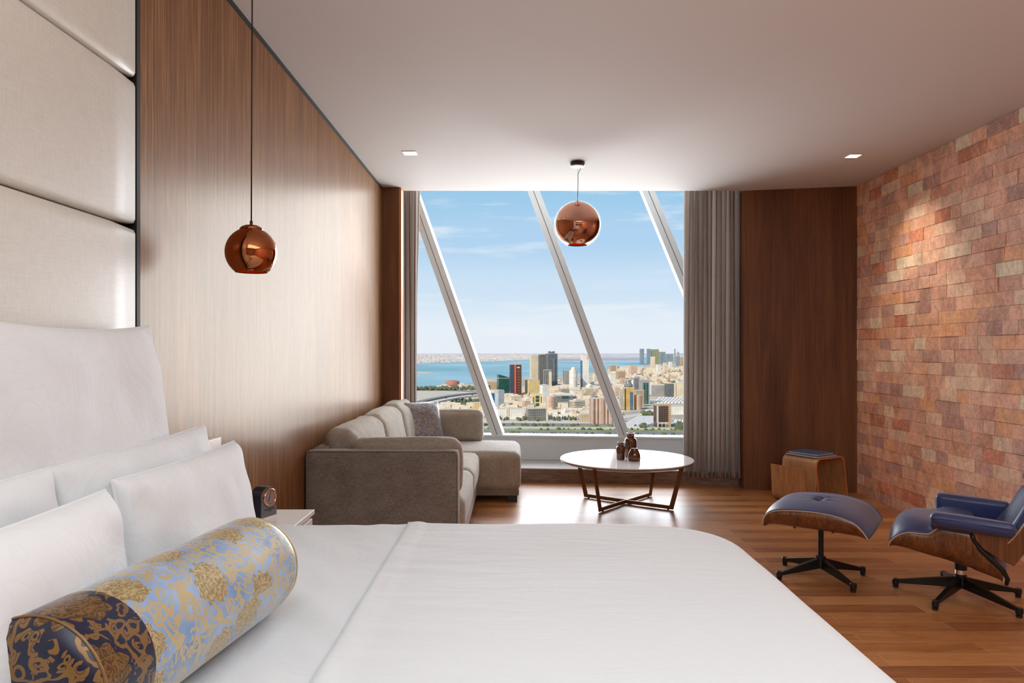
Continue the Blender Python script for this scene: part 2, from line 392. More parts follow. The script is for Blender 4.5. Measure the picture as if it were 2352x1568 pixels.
# salt brick: each brick's own colour comes with the mesh
b = NB('salt_brick'); at = b.n('Attribute'); at.attribute_name = 'brick_colour'
n1 = b.noise(b.coords((1, 1, .55), rot=(R(35), 0, 0)), 7, 9, .7, 1.4); n2 = b.noise(b.coords(), 42, 6, .7)
f = b.math('ADD', b.math('MULTIPLY', n1, .6), b.math('MULTIPLY', n2, .4))
t = b.ramp(f, [(.33, (.72, .64, .60)), (.5, (1.14, 1.12, 1.10)), (.64, (1.7, 1.7, 1.7))])
c_ = b.mix(1.0, at.outputs['Color'], t, 'MULTIPLY')
ve = b.math('LESS_THAN', b.math('ABSOLUTE', b.math('SUBTRACT', b.noise(b.coords((1, 1, 1)), 5, 7, .72, 1.6), .5)), .012)
c_ = b.mix(b.math('MULTIPLY', ve, .45), c_, lin((236, 214, 196)))
b.set(color=c_, rough=.55, spec=.35); b.bump(f, .3, .008); M['salt'] = b.m

b = NB('window_glass')   # clear pane: see-through with a faint mirror
tr = b.n('BsdfTransparent'); gl = b.n('BsdfGlossy'); gl.inputs['Roughness'].default_value = .0
lw = b.n('Fresnel'); lw.inputs[0].default_value = 1.35; ms = b.n('MixShader')
tr.inputs[0].default_value = (.985, .99, .99, 1)
b.l(b.math('MULTIPLY', lw.outputs[0], .12), ms.inputs[0]); b.l(tr.outputs[0], ms.inputs[1]); b.l(gl.outputs[0], ms.inputs[2]); b.l(ms.outputs[0], b.out.inputs[0])
b.t.nodes.remove(b.b); M['glass'] = b.m
b = NB('clear_glass_shell'); tr = b.n('BsdfTransparent'); gl = b.n('BsdfGlossy'); gl.inputs['Roughness'].default_value = .02
lw = b.n('LayerWeight'); lw.inputs[0].default_value = .5; ms = b.n('MixShader')
b.l(b.math('ADD', b.math('MULTIPLY', b.math('POWER', lw.outputs['Facing'], 7), .025), .008), ms.inputs[0]); b.l(tr.outputs[0], ms.inputs[1]); b.l(gl.outputs[0], ms.inputs[2]); b.l(ms.outputs[0], b.out.inputs[0]); b.t.nodes.remove(b.b); M['shellglass'] = b.m
def emis(name, c, s):
    b = NB(name); e = b.n('Emission'); e.inputs[0].default_value = lin(c); e.inputs[1].default_value = s; b.l(e.outputs[0], b.out.inputs[0]); b.t.nodes.remove(b.b); return b.m
M['lampglow'] = emis('lamp_glow', (255, 232, 200), 6)
M['bulb'] = emis('bulb_glow', (255, 190, 120), 3)

# ------------------------------------------------------------------ room shell
XL, XR, H = -1.211, 3.133, 2.8
def yf(x): return 7.60-.105*x            # facade plane
def ypl(x): return 7.07-.105*x           # front of the stone platform
struct(MB().box(XL-.3, -3.3, -.12, XR+.3, 7.9, 0).build('floor', M['floor']))
struct(MB().box(XL-.3, -3.3, H, XR+.3, 6.705, H+.42).build('ceiling', M['ceil']))
struct(MB().box(XL-.3, 6.70, 3.22, XR+.3, 8.0, 3.5).build('trim_1', M['ceil']))
struct(MB().box(XL-.2, -3.3, 0, XL, 8.0, 3.3).build('wall_left', M['wallwood']))
struct(MB().box(XL-.2, -3.3, 0, XR+.3, -3.1, H).build('wall_back', M['wallpaint']))
struct(MB().box(XL, -3.1, H-.022, XL+.006, 6.56, H).build('shadow_gap_strip', M['black']))  # black strip standing in for the shadow line under the ceiling
# front wall: walnut panel on the right, narrow return on the left
struct(MB().prism([(2.158, 6.70, 0), (3.14, 6.515, 0), (3.14, 6.95, 0), (2.158, 6.95, 0)], (0, 0, H)).build('wall_front', M['walnut']))
struct(MB().prism([(XL, 6.56, 0), (-1.056, 6.56, 0), (-1.056, 6.72, 0), (XL, 6.72, 0)], (0, 0, H)).build('wall_front_left', M['walnut']))
struct(MB().box(-1.056, 6.57, 0, -1.036, 6.71, H).build('trim_3', M['rimwood']))  # bright edge: orange light put into a paler wood colour
struct(MB().box(2.36, 6.93, 0, 2.5, 7.9, 3.3).build('wall_side', M['ceil']))

# salt brick wall, every brick with its own colour and set-back
def salt_wall():
    rnd = random.Random(11); rh = H/30; v = []; f = []; cols = []
    pal = [((200, 146, 118), 8), ((188, 130, 102), 6), ((212, 168, 142), 9), ((184, 132, 112), 5), ((170, 128, 116), 4), ((222, 186, 160), 3), ((196, 150, 128), 8), ((176, 104, 76), 3), ((210, 146, 104), 3), ((160, 118, 108), 2)]
    names = [tuple(q*.76+m_*.24 for q, m_ in zip(p, (190, 142, 118))) for p, w in pal for _ in range(w)]
    for r in range(30):
        y = 6.56+rnd.uniform(0, .12)
        while y > -3.1:
            w = rnd.choice((.12, .15, .19, .2, .21, .22, .25, .3)); y0 = y-w
            x = XR+rnd.uniform(-.0015, .0015); z0 = r*rh+rnd.uniform(-.0008, .0008); z1 = z0+rh-.0012
            g = .0003; c = .0018; n = len(v)
            ya, yb = min(y, 6.56)-g, y0+g
            if ya-yb > .02:
                v += [(x+.05, ya, z0), (x+.05, yb, z0), (x+.05, yb, z1), (x+.05, ya, z1), (x+c, ya, z0), (x+c, yb, z0), (x+c, yb, z1), (x+c, ya, z1),
                      (x+rnd.uniform(-.003, .003), ya-c, z0+c), (x+rnd.uniform(-.003, .003), yb+c, z0+c), (x+rnd.uniform(-.003, .003), yb+c, z1-c), (x+rnd.uniform(-.003, .003), ya-c, z1-c)]
                fs = [(8, 9, 10, 11)]+[(4+i, 4+(i+1) % 4, 8+(i+1) % 4, 8+i) for i in range(4)]+[(i, (i+1) % 4, 4+(i+1) % 4, 4+i) for i in range(4)]
                f += [tuple(n+i for i in q) for q in fs]
                cc = lin(rnd.choice(names)); k = rnd.uniform(1.25, 1.5); cols += [(min(.8, cc[0]*k*.98), min(.7, cc[1]*k*1.10), min(.6, cc[2]*k*1.16), 1)]*len(fs)
            y = y0
    me = bpy.data.meshes.new('wall_right'); me.from_pydata(v, [], f); me.materials.append(M['salt'])
    ca = me.color_attributes.new('brick_colour', 'FLOAT_COLOR', 'CORNER')
    for p, c in zip(me.polygons, cols):
        for li in p.loop_indices: ca.data[li].color = c
    o = bpy.data.objects.new('wall_right', me); col.objects.link(o); return struct(o)
salt_wall()
struct(MB().box(XR+.03, -3.1, 0, XR+.2, 6.9, H).build('wall_right_backing', plain('pale_mortar', (222, 190, 165), .9)))

# stone platform and window
struct(MB().prism([(XL, ypl(XL), 0), (2.36, ypl(2.36), 0), (2.36, 7.9, 0), (XL, 7.9, 0)], (0, 0, .128)).build('baseboard_platform', M['stone']))
struct(MB().prism([(XL, ypl(XL)-.006, .128), (2.36, ypl(2.36)-.006, .128), (2.36, 7.9, .128), (XL, 7.9, .128)], (0, 0, .012)).build('trim_4', M['stone_top']))
win = bpy.data.objects.new('window_1', None); win.location = (0, 7.6, 0); col.objects.link(win); win['kind'] = 'structure'
mb = MB(); a, c = Vector((XL, yf(XL), 0)), Vector((2.36, yf(2.36), 0)); nrm = Vector((.105, 1, 0)).normalized()
mb.prism([a+Vector((0, 0, .14)), a+Vector((0, 0, .385)), a+nrm*.18+Vector((0, 0, .385)), a+nrm*.18+Vector((0, 0, .14))], c-a)
mb.build('sill_panel', M['metal_win'], win, bevel=.004)
mb = MB(); s_ = -nrm*.012
mb.prism([a+s_+Vector((0, 0, .380)), a+s_+Vector((0, 0, .402)), a+nrm*.18+Vector((0, 0, .402)), a+nrm*.18+Vector((0, 0, .380))], c-a)
mb.build('sill_cap', M['metal_win'], win, bevel=.003)
mb = MB(); mb.prism([a+nrm*.12+Vector((0, 0, .40)), a+nrm*.12+Vector((0, 0, 3.24)), a+nrm*.128+Vector((0, 0, 3.24)), a+nrm*.128+Vector((0, 0, .40))], c-a)
mb.build('pane', M['glass'], win)
def fac(px, py):       # photograph point on the facade plane
    k = (px-VX)/F; Y = 7.60/(1+.105*k); return P(px, py, Y)
for (x0, y0, x1, y1, wd) in ((1065, 780, 1141, 995, .118), (1352, 780, 1434, 1001, .122), (1490, 440, 1573, 641, .122)):
    p0, p1 = fac(x0, y0), fac(x1, y1); d = (p1-p0)/(p1.z-p0.z)
    top = p0+d*(3.24-p0.z); bot = p0+d*(.39-p0.z); t = (bot-top).normalized(); sd = t.cross(nrm).normalized()
    mb = MB(); q = [sd*wd/2, -sd*wd/2, -sd*wd/2+nrm*.17, sd*wd/2+nrm*.17]
    mb.prism([top+i for i in q], bot-top); mo = mb.build('mullion', M['metal_win'], win, bevel=.004)
    mb = MB(); q = [sd*.0035-nrm*.001, -sd*.0035-nrm*.001, -sd*.0035+nrm*.004, sd*.0035+nrm*.004]
    mb.prism([top+i for i in q], bot-top); mb.build('groove', M['metal_dark'], mo)

# curtains
def curtain(name, x0, x1, ymid, z0, z1, folds, amp, mat, label, seed=1, lean=0):
    rnd = random.Random(seed); pts = []; n = folds*12; ph = [rnd.uniform(-.5, .5) for _ in range(folds+1)]
    nz = 10; v = []
    for j in range(nz):
        tz = j/(nz-1); z = z0+(z1-z0)*tz
        for i in range(n+1):
            t = i/n; k = t*folds; w = ph[int(min(k, folds-1))]
            x = x0+(x1-x0)*t+.55*(x1-x0)/folds*math.sin(k*math.pi*4)*.5 - lean*(1-tz)*(1-t)*.5*(1 if lean else 0)
            y = ymid(x)+amp*(1-.5*abs(w))*math.copysign(abs(math.sin(k*2*math.pi+w))**.7, math.sin(k*2*math.pi+w))+.01*math.sin(3*tz+k)
            v.append((x+.004*math.sin(5*tz+i*.2), y, z))
    o = mesh(name, v, grid_faces(nz, n+1), mat)
    return o
tag(curtain('curtain', 1.655, 2.195, lambda x: 6.86-.1*(x-1.9), 0.09, 3.2, 13, .07, M['curtain'], '', 3, lean=.03), 'wide taupe pleated curtain between the window and the big walnut panel', 'curtain')
tag(curtain('curtain', -1.135, -.945, lambda x: 6.98-.1*(x+1), .13, 3.2, 4, .06, M['curtain'], '', 5), 'narrow taupe curtain at the left of the window behind the sofa', 'curtain')
o = curtain('sheer_curtain', -.962, -.925, lambda x: 7.12, 1.65, 3.2, 3, .012, M['sheer'], '', 8)
for v_ in o.data.vertices: v_.co.x -= .05*max(0, (2.9-v_.co.z))/1.3
tag(o, 'slim white sheer curtain edge beside the narrow left curtain', 'curtain')

# ------------------------------------------------------------------ headboard
hb = thing('headboard', 'tall headboard of off-white padded panels on the left wall behind the bed', 'headboard', (XL, .6, 0))
for z0, z1 in ((.30, .79), (.79, 1.232), (1.232, 1.672), (1.672, 2.112), (2.112, 2.552), (2.552, 2.792)):
    V_, F_ = soft_box((XL+.049, .575, (z0+z1)/2), (.032, 1.575, (z1-z0)/2-.002), .022, (.006, 0, 0), 16)
    mesh('padded_panel', V_, F_, M['leather_white'], hb)
MB().box(XL+.014, 2.152, .3, XL+.075, 2.172, 2.79).build('edge_strip', M['black'], hb)
MB().box(XL+.014, -1.0, .3, XL+.03, 2.15, 2.79).build('back_panel', M['black'], hb)

# ------------------------------------------------------------------ bed
def drape(x, y, xmin, xmax, ymin, ymax, cr_, r, ztop):
    """wraps a flat cloth point over a rounded-rectangle mattress"""
    cx = min(max(x, xmin-9), xmax-cr_); cy = min(max(y, ymin+cr_), ymax-cr_)
    dx, dy = x-cx, y-cy; L_ = math.hypot(dx, dy)
    d = L_-cr_
    if d <= 0: return Vector((x, y, ztop)), 0
    nx, ny = dx/L_, dy/L_; bx, by = cx+nx*cr_, cy+ny*cr_; q = r*math.pi/2
    if d < q: o_, dn = r*math.sin(d/r), r*(1-math.cos(d/r))
    else: o_, dn = r+.05*(d-q), r+(d-q)
    if dn > r:
        rp = min(1, (dn-r)/.3)*.012; an = (bx+by)*26+math.atan2(ny, nx)*6; o_ += rp*math.sin(an)
    return Vector((bx+nx*o_, by+ny*o_, ztop-dn)), d
bed = thing('bed', 'large bed dressed in white linen with its duvet folded at the pillow end', 'bed', (-.2, 1.5, 0))
MB().box(-1.12, .62, .04, .62, 2.34, .34).build('bed_base', M['sofa'], bed, bevel=.02)
V_, F_ = soft_box((-.25, 1.47, .515), (.86, .90, .185), .08, (0, 0, 0), 12)
mesh('mattress', V_, F_, M['sheet'], bed)
def cloth(x0, x1, y0, y1, nx, ny, fn):
    v = []
    for i in range(nx+1):
        for j in range(ny+1): v.append(fn(x0+(x1-x0)*i/nx, y0+(y1-y0)*j/ny))
    return v, grid_faces(nx+1, ny+1)
def f_sheet(x, y):
    p, d = drape(x, y, -1.2, 3, .52, 2.385, .12, .075, .716)
    p.z += .006*mnoise.noise(Vector((x*5, y*4, 0)))+.004*mnoise.noise(Vector((x*14+y*6, y*5, 3)))
    return p
v, f = cloth(-1.125, -.28, .12, 2.78, 60, 170, f_sheet); mesh('sheet', v, f, M['sheet'], bed)
def f_duvet(x, y):
    p, d = drape(x, y, -1.2, .635, .45, 2.375, .23, .085, .722)
    hem = math.exp(-((x+.335-.012*math.sin(y*3))/.03)**2)*.004+(.002 if x < -.30 else 0)
    p.z += hem+.005*mnoise.noise(Vector((x*3, y*3, 1)))+.0025*mnoise.noise(Vector((x*5, y*22, 5)))*max(0, 1-abs(x+.28)*2.5)
    if x < -.31: p.z += .003*mnoise.noise(Vector((x*60, y*9, 9)))
    return p
v, f = cloth(-.365, 1.24, -.2, 2.98, 130, 230, f_duvet)
for k, p in enumerate(v):       # rounded front hem tucks onto the sheet
    if k < 231: p.z -= .02
dv = mesh('duvet', v, f, M['duvet'], bed); m = dv.modifiers.new('s', 'SOLIDIFY'); m.thickness = .012; m.offset = -1

# pillows: a = along the bed's width (world Y), b = up, t = thickness
def pillow_mesh(w, h, t, seed=0, flange=0, sag=0.0, n=44, pinch=.05, wr=1.0):
    rnd = random.Random(seed); v = []; idx = {}
    for side in (1, -1):
        for i in range(n+1):
            for j in range(n+1):
                a = -1+2*i/n; b_ = -1+2*j/n
                ca, cb = math.sin(a*math.pi/2), math.sin(b_*math.pi/2)
                edge = (i in (0, n) or j in (0, n))
                if side == -1 and edge: idx[(side, i, j)] = idx[(1, i, j)]; continue
                th = t/2*((1-ca**4)*(1-cb**4))**.42
                x = ca*w/2*(1-pinch*(1-cb*cb)); z = cb*h/2*(1-pinch*(1-ca*ca))
                if cb > 0: z -= sag*(1-ca*ca)*cb
                q = Vector((x*5+seed*3.1, z*5, side*2.0))
                wn = mnoise.noise(q)*.012*wr+mnoise.noise(q*2.7)*.006*wr
                fold = .006*wr*math.sin((abs(ca)+abs(cb))*9+seed)*((ca*cb)**2)
                y = side*(th+(wn+fold)*(0 if edge else min(1, th/(t*.2))))
                idx[(side, i, j)] = len(v); v.append(Vector((x, y, z)))
    f = []
    for side in (1, -1):
        for i in range(n):
            for j in range(n):
                q = [idx[(side, i, j)], idx[(side, i+1, j)], idx[(side, i+1, j+1)], idx[(side, i, j+1)]]
                f.append(tuple(q if side == 1 else q[::-1]))
    return v, f
def put_pillow(name, c, w, h, t, lean, mat, label, cat='pillow', seed=0, yaw=0, roll=0, group=None, **kw):
    v, f = pillow_mesh(w, h, t, seed, **kw)
    # local x -> world Y, local y (thickness) -> world +X, local z -> up
    Mx = Matrix.Translation(Vector(c)) @ Matrix.Rotation(yaw, 4, 'Z') @ Matrix.Rotation(-lean, 4, 'Y') @ Matrix.Rotation(roll, 4, 'X') @ Matrix(((0, 1, 0, 0), (1, 0, 0, 0), (0, 0, 1, 0), (0, 0, 0, 1)))
    root = thing(name, label, cat, c, group=group)
    uv0 = [(p.x+.5, p.z+.5) for p in v]; v = [Mx @ p for p in v]
    pc = mesh('pillowcase', v, f, mat, root)
    if mat is M['broc_small']: set_uv(pc, uv0)
    n = 44; rim = []
    # piped seam round the edge
    def pt(i, j):
        a = math.sin((-1+2*i/n)*math.pi/2); b_ = math.sin((-1+2*j/n)*math.pi/2); pinch = kw.get('pinch', .05); sag = kw.get('sag', 0)
        x = a*w/2*(1-pinch*(1-b_*b_)); z = b_*h/2*(1-pinch*(1-a*a))
        if b_ > 0: z -= sag*(1-a*a)*b_
        return Mx @ Vector((x, 0, z))
    for i in range(0, n, 2): rim.append(pt(i, 0))
    for j in range(0, n, 2): rim.append(pt(n, j))
    for i in range(n, 0, -2): rim.append(pt(i, n))
    for j in range(n, 0, -2): rim.append(pt(0, j))
    MB().tube(rim, .003, 6, closed=True).build('seam', mat, root, smooth=True)
    return root
PW = M['pillow']
put_pillow('pillow', (-1.035, 1.72, 1.03), .78, .69, .13, R(7), PW, 'big square white pillow standing upright against the headboard', seed=1, sag=.012, pinch=.03)
put_pillow('pillow', (-.945, 1.865, .878), .76, .37, .12, R(9), PW, 'long white pillow in the middle row in front of the big square one', seed=2, sag=.0, pinch=.035, roll=R(1))
put_pillow('pillow', (-.935, 1.09, .875), .78, .37, .12, R(9), PW, 'white pillow in the middle row, cut off by the left edge', seed=3, pinch=.035)
put_pillow('pillow', (-.80, 1.785, .85), .64, .37, .15, R(8), PW, 'white pillow in the front row, farther from the camera, just behind the bolster end', seed=4, pinch=.035)
put_pillow('pillow', (-.755, 1.02, .85), .70, .37, .15, R(9), PW, 'white pillow in the front row nearest the camera', seed=6, pinch=.035)

# brocade bolster
def bolster():
    A, B = Vector((-.545, .98, .825)), Vector((-.535, 1.60, .835)); 
    A = Vector((-.66, .985, .826)); B = Vector((-.577, 1.585, .826)); r = .108
    ax = (B-A).normalized(); L_ = (B-A).length; up = Vector((0, 0, 1)); sd = ax.cross(up).normalized(); up = sd.cross(ax)
    root = thing('bolster_pillow', 'round bolster in pale blue and gold brocade lying in front of the pillows', 'bolster', ((A+B)/2)-Vector((0, 0, r)))
    def ring(s, rr, n=64):
        o_ = []
        for k in range(n):
            a = 2*math.pi*k/n; w = 1+.018*mnoise.noise(Vector((math.cos(a)*2, math.sin(a)*2, s*6)))
            z = math.sin(a)*rr*w
            z = max(z, -.103)
            o_.append(A+ax*s+sd*(math.cos(a)*rr*w)+up*z)
        return o_
    def section(prof):      # first and last vertex column coincide so the pattern can be unrolled
        v = []; uv = []; n = 64; cum = 0; last = None
        for s, rr in prof:
            if last is not None: cum += math.hypot(s-last[0], rr-last[1])
            last = (s, rr); g_ = ring(s, rr, n); g_.append(g_[0].copy()); v += g_
            uv += [(cum+.31, 2*math.pi*k/n*r) for k in range(n+1)]
        return v, grid_faces(len(prof), n+1), uv
    def part_(name, prof, mat, planar=False):
        v, f, uv = section(prof); o = mesh(name, v, f, mat, root)
        if planar: uv = [((p-A).dot(sd), (p-A).dot(up)+.2) for p in v]
        set_uv(o, uv); return o
    part_('cover', [(.105+i*(L_-.13)/30, r*(1-.03*math.exp(-(((i/30))*8)**2))) for i in range(31)]+[(L_-.015, r*.985), (L_+.0, r*.93), (L_+.012, r*.84)], M['broc'])
    part_('end_cap', [(L_+.012, r*.84), (L_+.017, r*.8), (L_+.022, r*.5), (L_+.022, .002)], M['broc'], True)
    part_('end_cap', [(-.022, .002), (-.022, r*.5), (-.017, r*.8), (-.006, r*.95), (.001, r*.99)], M['broc_dark'], True)['label'] = 'dark navy and gold end cap'
    part_('end_band', [(.001, r*.99)]+[(.01+i*.0475, r) for i in range(3)], M['broc_dark'])['label'] = 'dark navy and gold end band'
    MB().tube(ring(.001, r*1.0), .002, 6, closed=True).build('piping', M['broc_dark'], root, smooth=True)
    MB().tube(ring(L_-.002, r*.95), .002, 6, closed=True).build('piping', M['broc'], root, smooth=True)
bolster()

# ------------------------------------------------------------------ nightstand, clock, wall plate
ns = thing('nightstand', 'white bedside cabinet between the bed and the sofa', 'nightstand', (-1.03, 2.81, 0))
MB().box(XL+.004, 2.58, .60, -.853, 3.06, .62).build('top', M['white_lac'], ns, bevel=.002)
MB().box(XL+.004, 2.59, .08, -.872, 3.05, .598).build('body', M['white_lac'], ns, bevel=.002)
for z0, z1 in ((.36, .585), (.10, .352)): MB().box(-.8715, 2.595, z0, -.858, 3.045, z1).build('drawer', M['white_lac'], ns, bevel=.002)
MB().box(XL+.004, 2.62, 0, -.90, 3.02, .08).build('plinth', M['white_lac'], ns)
ck = thing('desk_clock', 'small arched table clock with rose gold rim on the nightstand', 'clock', (-.985, 2.87, .62), R(68))
ck.scale = (1.18, 1.18, 1.18)   # local frame: front faces -y
arch = [(-.034, 0, .012)]+[(-.034, 0, .07)]+[(-.036*math.cos(a), 0, .078+.036*math.sin(a)) for a in [i*math.pi/14 for i in range(15)]]+[(.034, 0, .07), (.034, 0, .012)]
arch = [(x*1.05, y, z) for x, y, z in arch]
MB().prism([(x*(1+.12*(1-z/.12)), .0, z) for x, y, z in arch], (0, .045, 0)).build('case', M['clockbody'], ck, world=False, bevel=.002)
MB().prism([(x*(1+.12*(1-z/.12))*.96, -.0015, z*.985+.001) for x, y, z in arch], (0, .002, 0)).build('front_plate', M['clockface'], ck, world=False)
MB().box(-.042, -.006, 0, .042, .05, .0125).build('foot_block', M['white_lac'], ck, world=False, bevel=.001)
v = []; n = 40; prof = [(.031, 0), (.031, -.007), (.028, -.010), (.025, -.008), (.0245, -.002)]
for r_, y_ in prof: v += [(r_*math.cos(2*math.pi*k/n), y_-.001, .077+r_*math.sin(2*math.pi*k/n)) for k in range(n)]
bz = mesh('bezel', v, grid_faces(len(prof), n, closed_v=True), M['rosegold'], ck, world=False)
dl = MB().prism([(.0248*math.cos(2*math.pi*k/n), -.0025, .077+.0248*math.sin(2*math.pi*k/n)) for k in range(n)], (0, -.001, 0)).build('dial', M['dial'], ck, world=False)
MB().bar((0, -.0042, .077), (.006, -.0042, .094), .0016, .0006, (0, 1, 0)).build('hand', M['ink'], dl, world=False)
MB().bar((0, -.0044, .077), (-.006, -.0044, .064), .0022, .0006, (0, 1, 0)).build('hand', M['ink'], dl, world=False)
def text(name, body, size, loc, rot, mat, parent, ext=.0002):
    d = bpy.data.curves.new(name, 'FONT'); d.body = body; d.size = size; d.extrude = ext; d.align_x = 'CENTER'; d.align_y = 'CENTER'; d.materials.append(mat)
    o = bpy.data.objects.new(name, d); o.location = loc; o.rotation_euler = rot; col.objects.link(o)
    me = bpy.data.meshes.new_from_object(o.evaluated_get(bpy.context.evaluated_depsgraph_get())); bpy.data.objects.remove(o); bpy.data.curves.remove(d)
    o = bpy.data.objects.new(name, me); o.location = loc; o.rotation_euler = rot; col.objects.link(o); o.parent = parent; return o
text('lettering', 'FOUR SEASONS', .0068, (.002, -.0022, .037), (R(90), 0, 0), M['ink'], ck)
text('lettering', 'HOTEL', .0042, (.004, -.0022, .031), (R(90), 0, 0), M['ink'], ck)
wp = thing('wall_control_box', 'small white control box on the wood wall above the nightstand', 'switch', (XL, 2.86, .88))
MB().box(XL, 2.72, .80, XL+.03, 2.885, .952).build('housing', M['white_lac'], wp, bevel=.003)

# ------------------------------------------------------------------ pendant lamps
def pendant(label, c, r, ztop, small):
    c = Vector(c)
    root = thing('pendant_lamp', label, 'pendant lamp', (c.x, c.y, c.z-r))
    n = 48; a0 = R(38) if small else R(26)      # opening angle from the bottom
    rr = r if small else r*.955
    prof = [(rr*math.sin(a), -rr*math.cos(a)) for a in [a0+(math.pi-a0-.06)*i/40 for i in range(41)]]
    s = mesh('shade', *[x for x in (lambda mb: (mb.v, mb.f[:-2]))(MB().lathe(prof, c, n))], M['copper_dark' if small else 'copper'], root)
    ip = [(q*.965, z*.965) for q, z in prof]
    mbi = MB().lathe(ip, c, n); mesh('inner_shade', mbi.v, mbi.f[:-2], M['copper_in'], root)
    if small:
        MB().lathe([(.001, r*.93), (r*.46, r*.9), (r*.40, r*1.0), (r*.25, r*1.075), (r*.08, r*1.09), (.001, r*1.09)], c, n).build('cap', M['copper_dark'], root, smooth=True)
        MB().lathe([(.0055, r*1.05), (.0055, r*1.26), (.001, r*1.27)], c, 16).build('socket', M['cord'], root, smooth=True, auto=40)
        MB().tube([(c.x, c.y, c.z+r*1.2), (c.x+.004, c.y, ztop)], .0028, 8).build('cord', M['cord'], root, smooth=True)
    else:
        gp = [(r*math.sin(a), -r*math.cos(a)) for a in [R(24)+(math.pi-R(24)-.01)*i/40 for i in range(41)]]
        gm = MB().lathe(gp, c, n); mesh('glass_globe', gm.v, gm.f[:-2], M['shellglass'], root)
        MB().lathe([(.001, rr*.985), (.02, rr*.985), (.02, rr*1.02), (.004, rr*1.03), (.004, r*1.16), (.001, r*1.16)], c, 20).build('socket', M['copper'], root, smooth=True, auto=40)
        MB().tube([(c.x, c.y, c.z+r*1.1), (c.x+.004, c.y, c.z+r*1.6), (c.x+.004, c.y, ztop-.09), (c.x+.022, c.y, ztop-.055), (c.x+.022, c.y, ztop-.02)], .0024, 8).build('cord', M['cord'], root, smooth=True)
        MB().tube([(c.x+.002, c.y, ztop-.02), (c.x+.004, c.y, ztop-.10)], .001, 6).build('steel_cable', M['steelwire'], root, smooth=True)
        MB().lathe([(.001, 0), (.058, 0), (.058, -.028), (.001, -.028)][::-1], (c.x, c.y, ztop), 40).build('ceiling_canopy', M['blackmetal'], root, smooth=True, auto=40)
        MB().lathe([(.001, -.0285), (.055, -.0285), (.050, -.036), (.001, -.037)][::-1], (c.x, c.y, ztop), 40).build('canopy_cover', M['chrome'], root, smooth=True, auto=40)
    MB().lathe([(.001, -r*.32), (r*.2, -r*.2), (r*.25, 0), (r*.18, r*.2), (.001, r*.3)], c+Vector((0, 0, -r*.15)), 20).build('bulb', M['bulb'], root, smooth=True)
    return root
pendant('small copper ball pendant hanging on a long cord above the nightstand', (-.985, 2.68, 1.668), .094, H, True)
pendant('large rose copper ball pendant hanging before the window', (.508, 5.69, 2.305), .190, H, False)

# ------------------------------------------------------------------ downlights
for (x, y, lb) in ((-.79, 5.42, 'square recessed downlight in the ceiling near the wood wall'), (2.615, 5.50, 'square recessed downlight in the ceiling near the salt brick wall')):
    d = thing('ceiling_downlight', lb, 'downlight', (x, y, H))
    mb = MB()
    for q in ((-.055, -.055, .055, -.045), (-.055, .045, .055, .055), (-.055, -.045, -.045, .045), (.045, -.045, .055, .045)): mb.box(x+q[0], y+q[1], H-.004, x+q[2], y+q[3], H-.0005)
    mb.build('frame', M['white_lac'], d)
    MB().box(x-.045, y-.045, H-.003, x+.045, y+.045, H-.001).build('diffuser', M['lampglow'], d)
    lamp('SPOT', 'downlight_beam', (x, y, H-.02), (0, R(14) if x > 0 else R(-8), 0), 46 if x > 0 else 36, (1, .84, .66), spot_size=R(80), spot_blend=1.0, shadow_soft_size=.04).rotation_euler[1] = R(-21) if x > 0 else R(12)
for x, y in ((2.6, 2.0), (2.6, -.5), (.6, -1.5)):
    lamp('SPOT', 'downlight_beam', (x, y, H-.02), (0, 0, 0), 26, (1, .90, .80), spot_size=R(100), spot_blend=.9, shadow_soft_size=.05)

# ------------------------------------------------------------------ sofa
sf = thing('corner_sofa', 'taupe corner sofa with a chaise end beside the window', 'sofa', (-.7, 5.3, 0))
S, SL = M['sofa'], M['sofa_light']
def part(name, c, half, r, puff=(0, 0, 0), mat=None, n=14, wob=0, seed=0, parent=None, shape=None, rz=0):
    v, f = soft_box(c, half, r, puff, n, wob, seed, shape, rz); return mesh(name, v, f, mat or S, parent or sf)
AX0 = XL+.012
part('arm', ((AX0-.318)/2, 4.155, .375), ((-.318-AX0)/2, .058, .350), .022, (0, .0, 0), n=12)
MB().tube([(-.322, 4.100, .03), (-.322, 4.100, .70), (-.338, 4.100, .722), (AX0+.02, 4.100, .722)], .0035, 6).build('piping', SL, sf, smooth=True)
part('arm', ((AX0-.35)/2, 6.965, .35), ((-.35-AX0)/2, .05, .30), .022, n=10)
part('back_frame', (AX0+.045, 5.55, .40), (.045, 1.36, .325), .02, n=14)
part('seat_base', (-.755, 5.20, .17), (.44, 1.03, .115), .03, n=10)
part('seat_cushion', (-.62, 4.72, .325), (.325, .50, .105), .055, (.012, .0, .02), SL, n=14)
part('seat_cushion', (-.62, 5.66, .325), (.325, .445, .105), .055, (.012, .0, .02), SL, n=14)
part('chaise_seat', (-.56, 6.51, .265), (.62, .415, .165), .06, (.006, .006, .018), SL, n=18)
part('chaise_base', (-.56, 6.51, .085), (.605, .40, .03), .012, n=8)
for x, y in ((.0, 6.17), (.0, 6.85), (-1.1, 6.85), (-1.1, 4.2), (-.40, 4.2), (-.40, 6.05)):
    MB().box(x-.05, y-.04, 0, x+.03, y+.04, .056).build('foot', M['blackmetal'], sf)
def lean_(k): return lambda w: Vector((w.x-(w.z)*k, w.y, w.z))
part('back_cushion', (-1.03, 4.80, .615), (.10, .475, .20), .07, (.03, .01, .012), SL, n=16, wob=.008, seed=1, shape=lean_(.18))
part('back_cushion', (-1.03, 5.71, .612), (.10, .43, .205), .07, (.03, .01, .02), SL, n=16, wob=.008, seed=2, shape=lean_(.18))
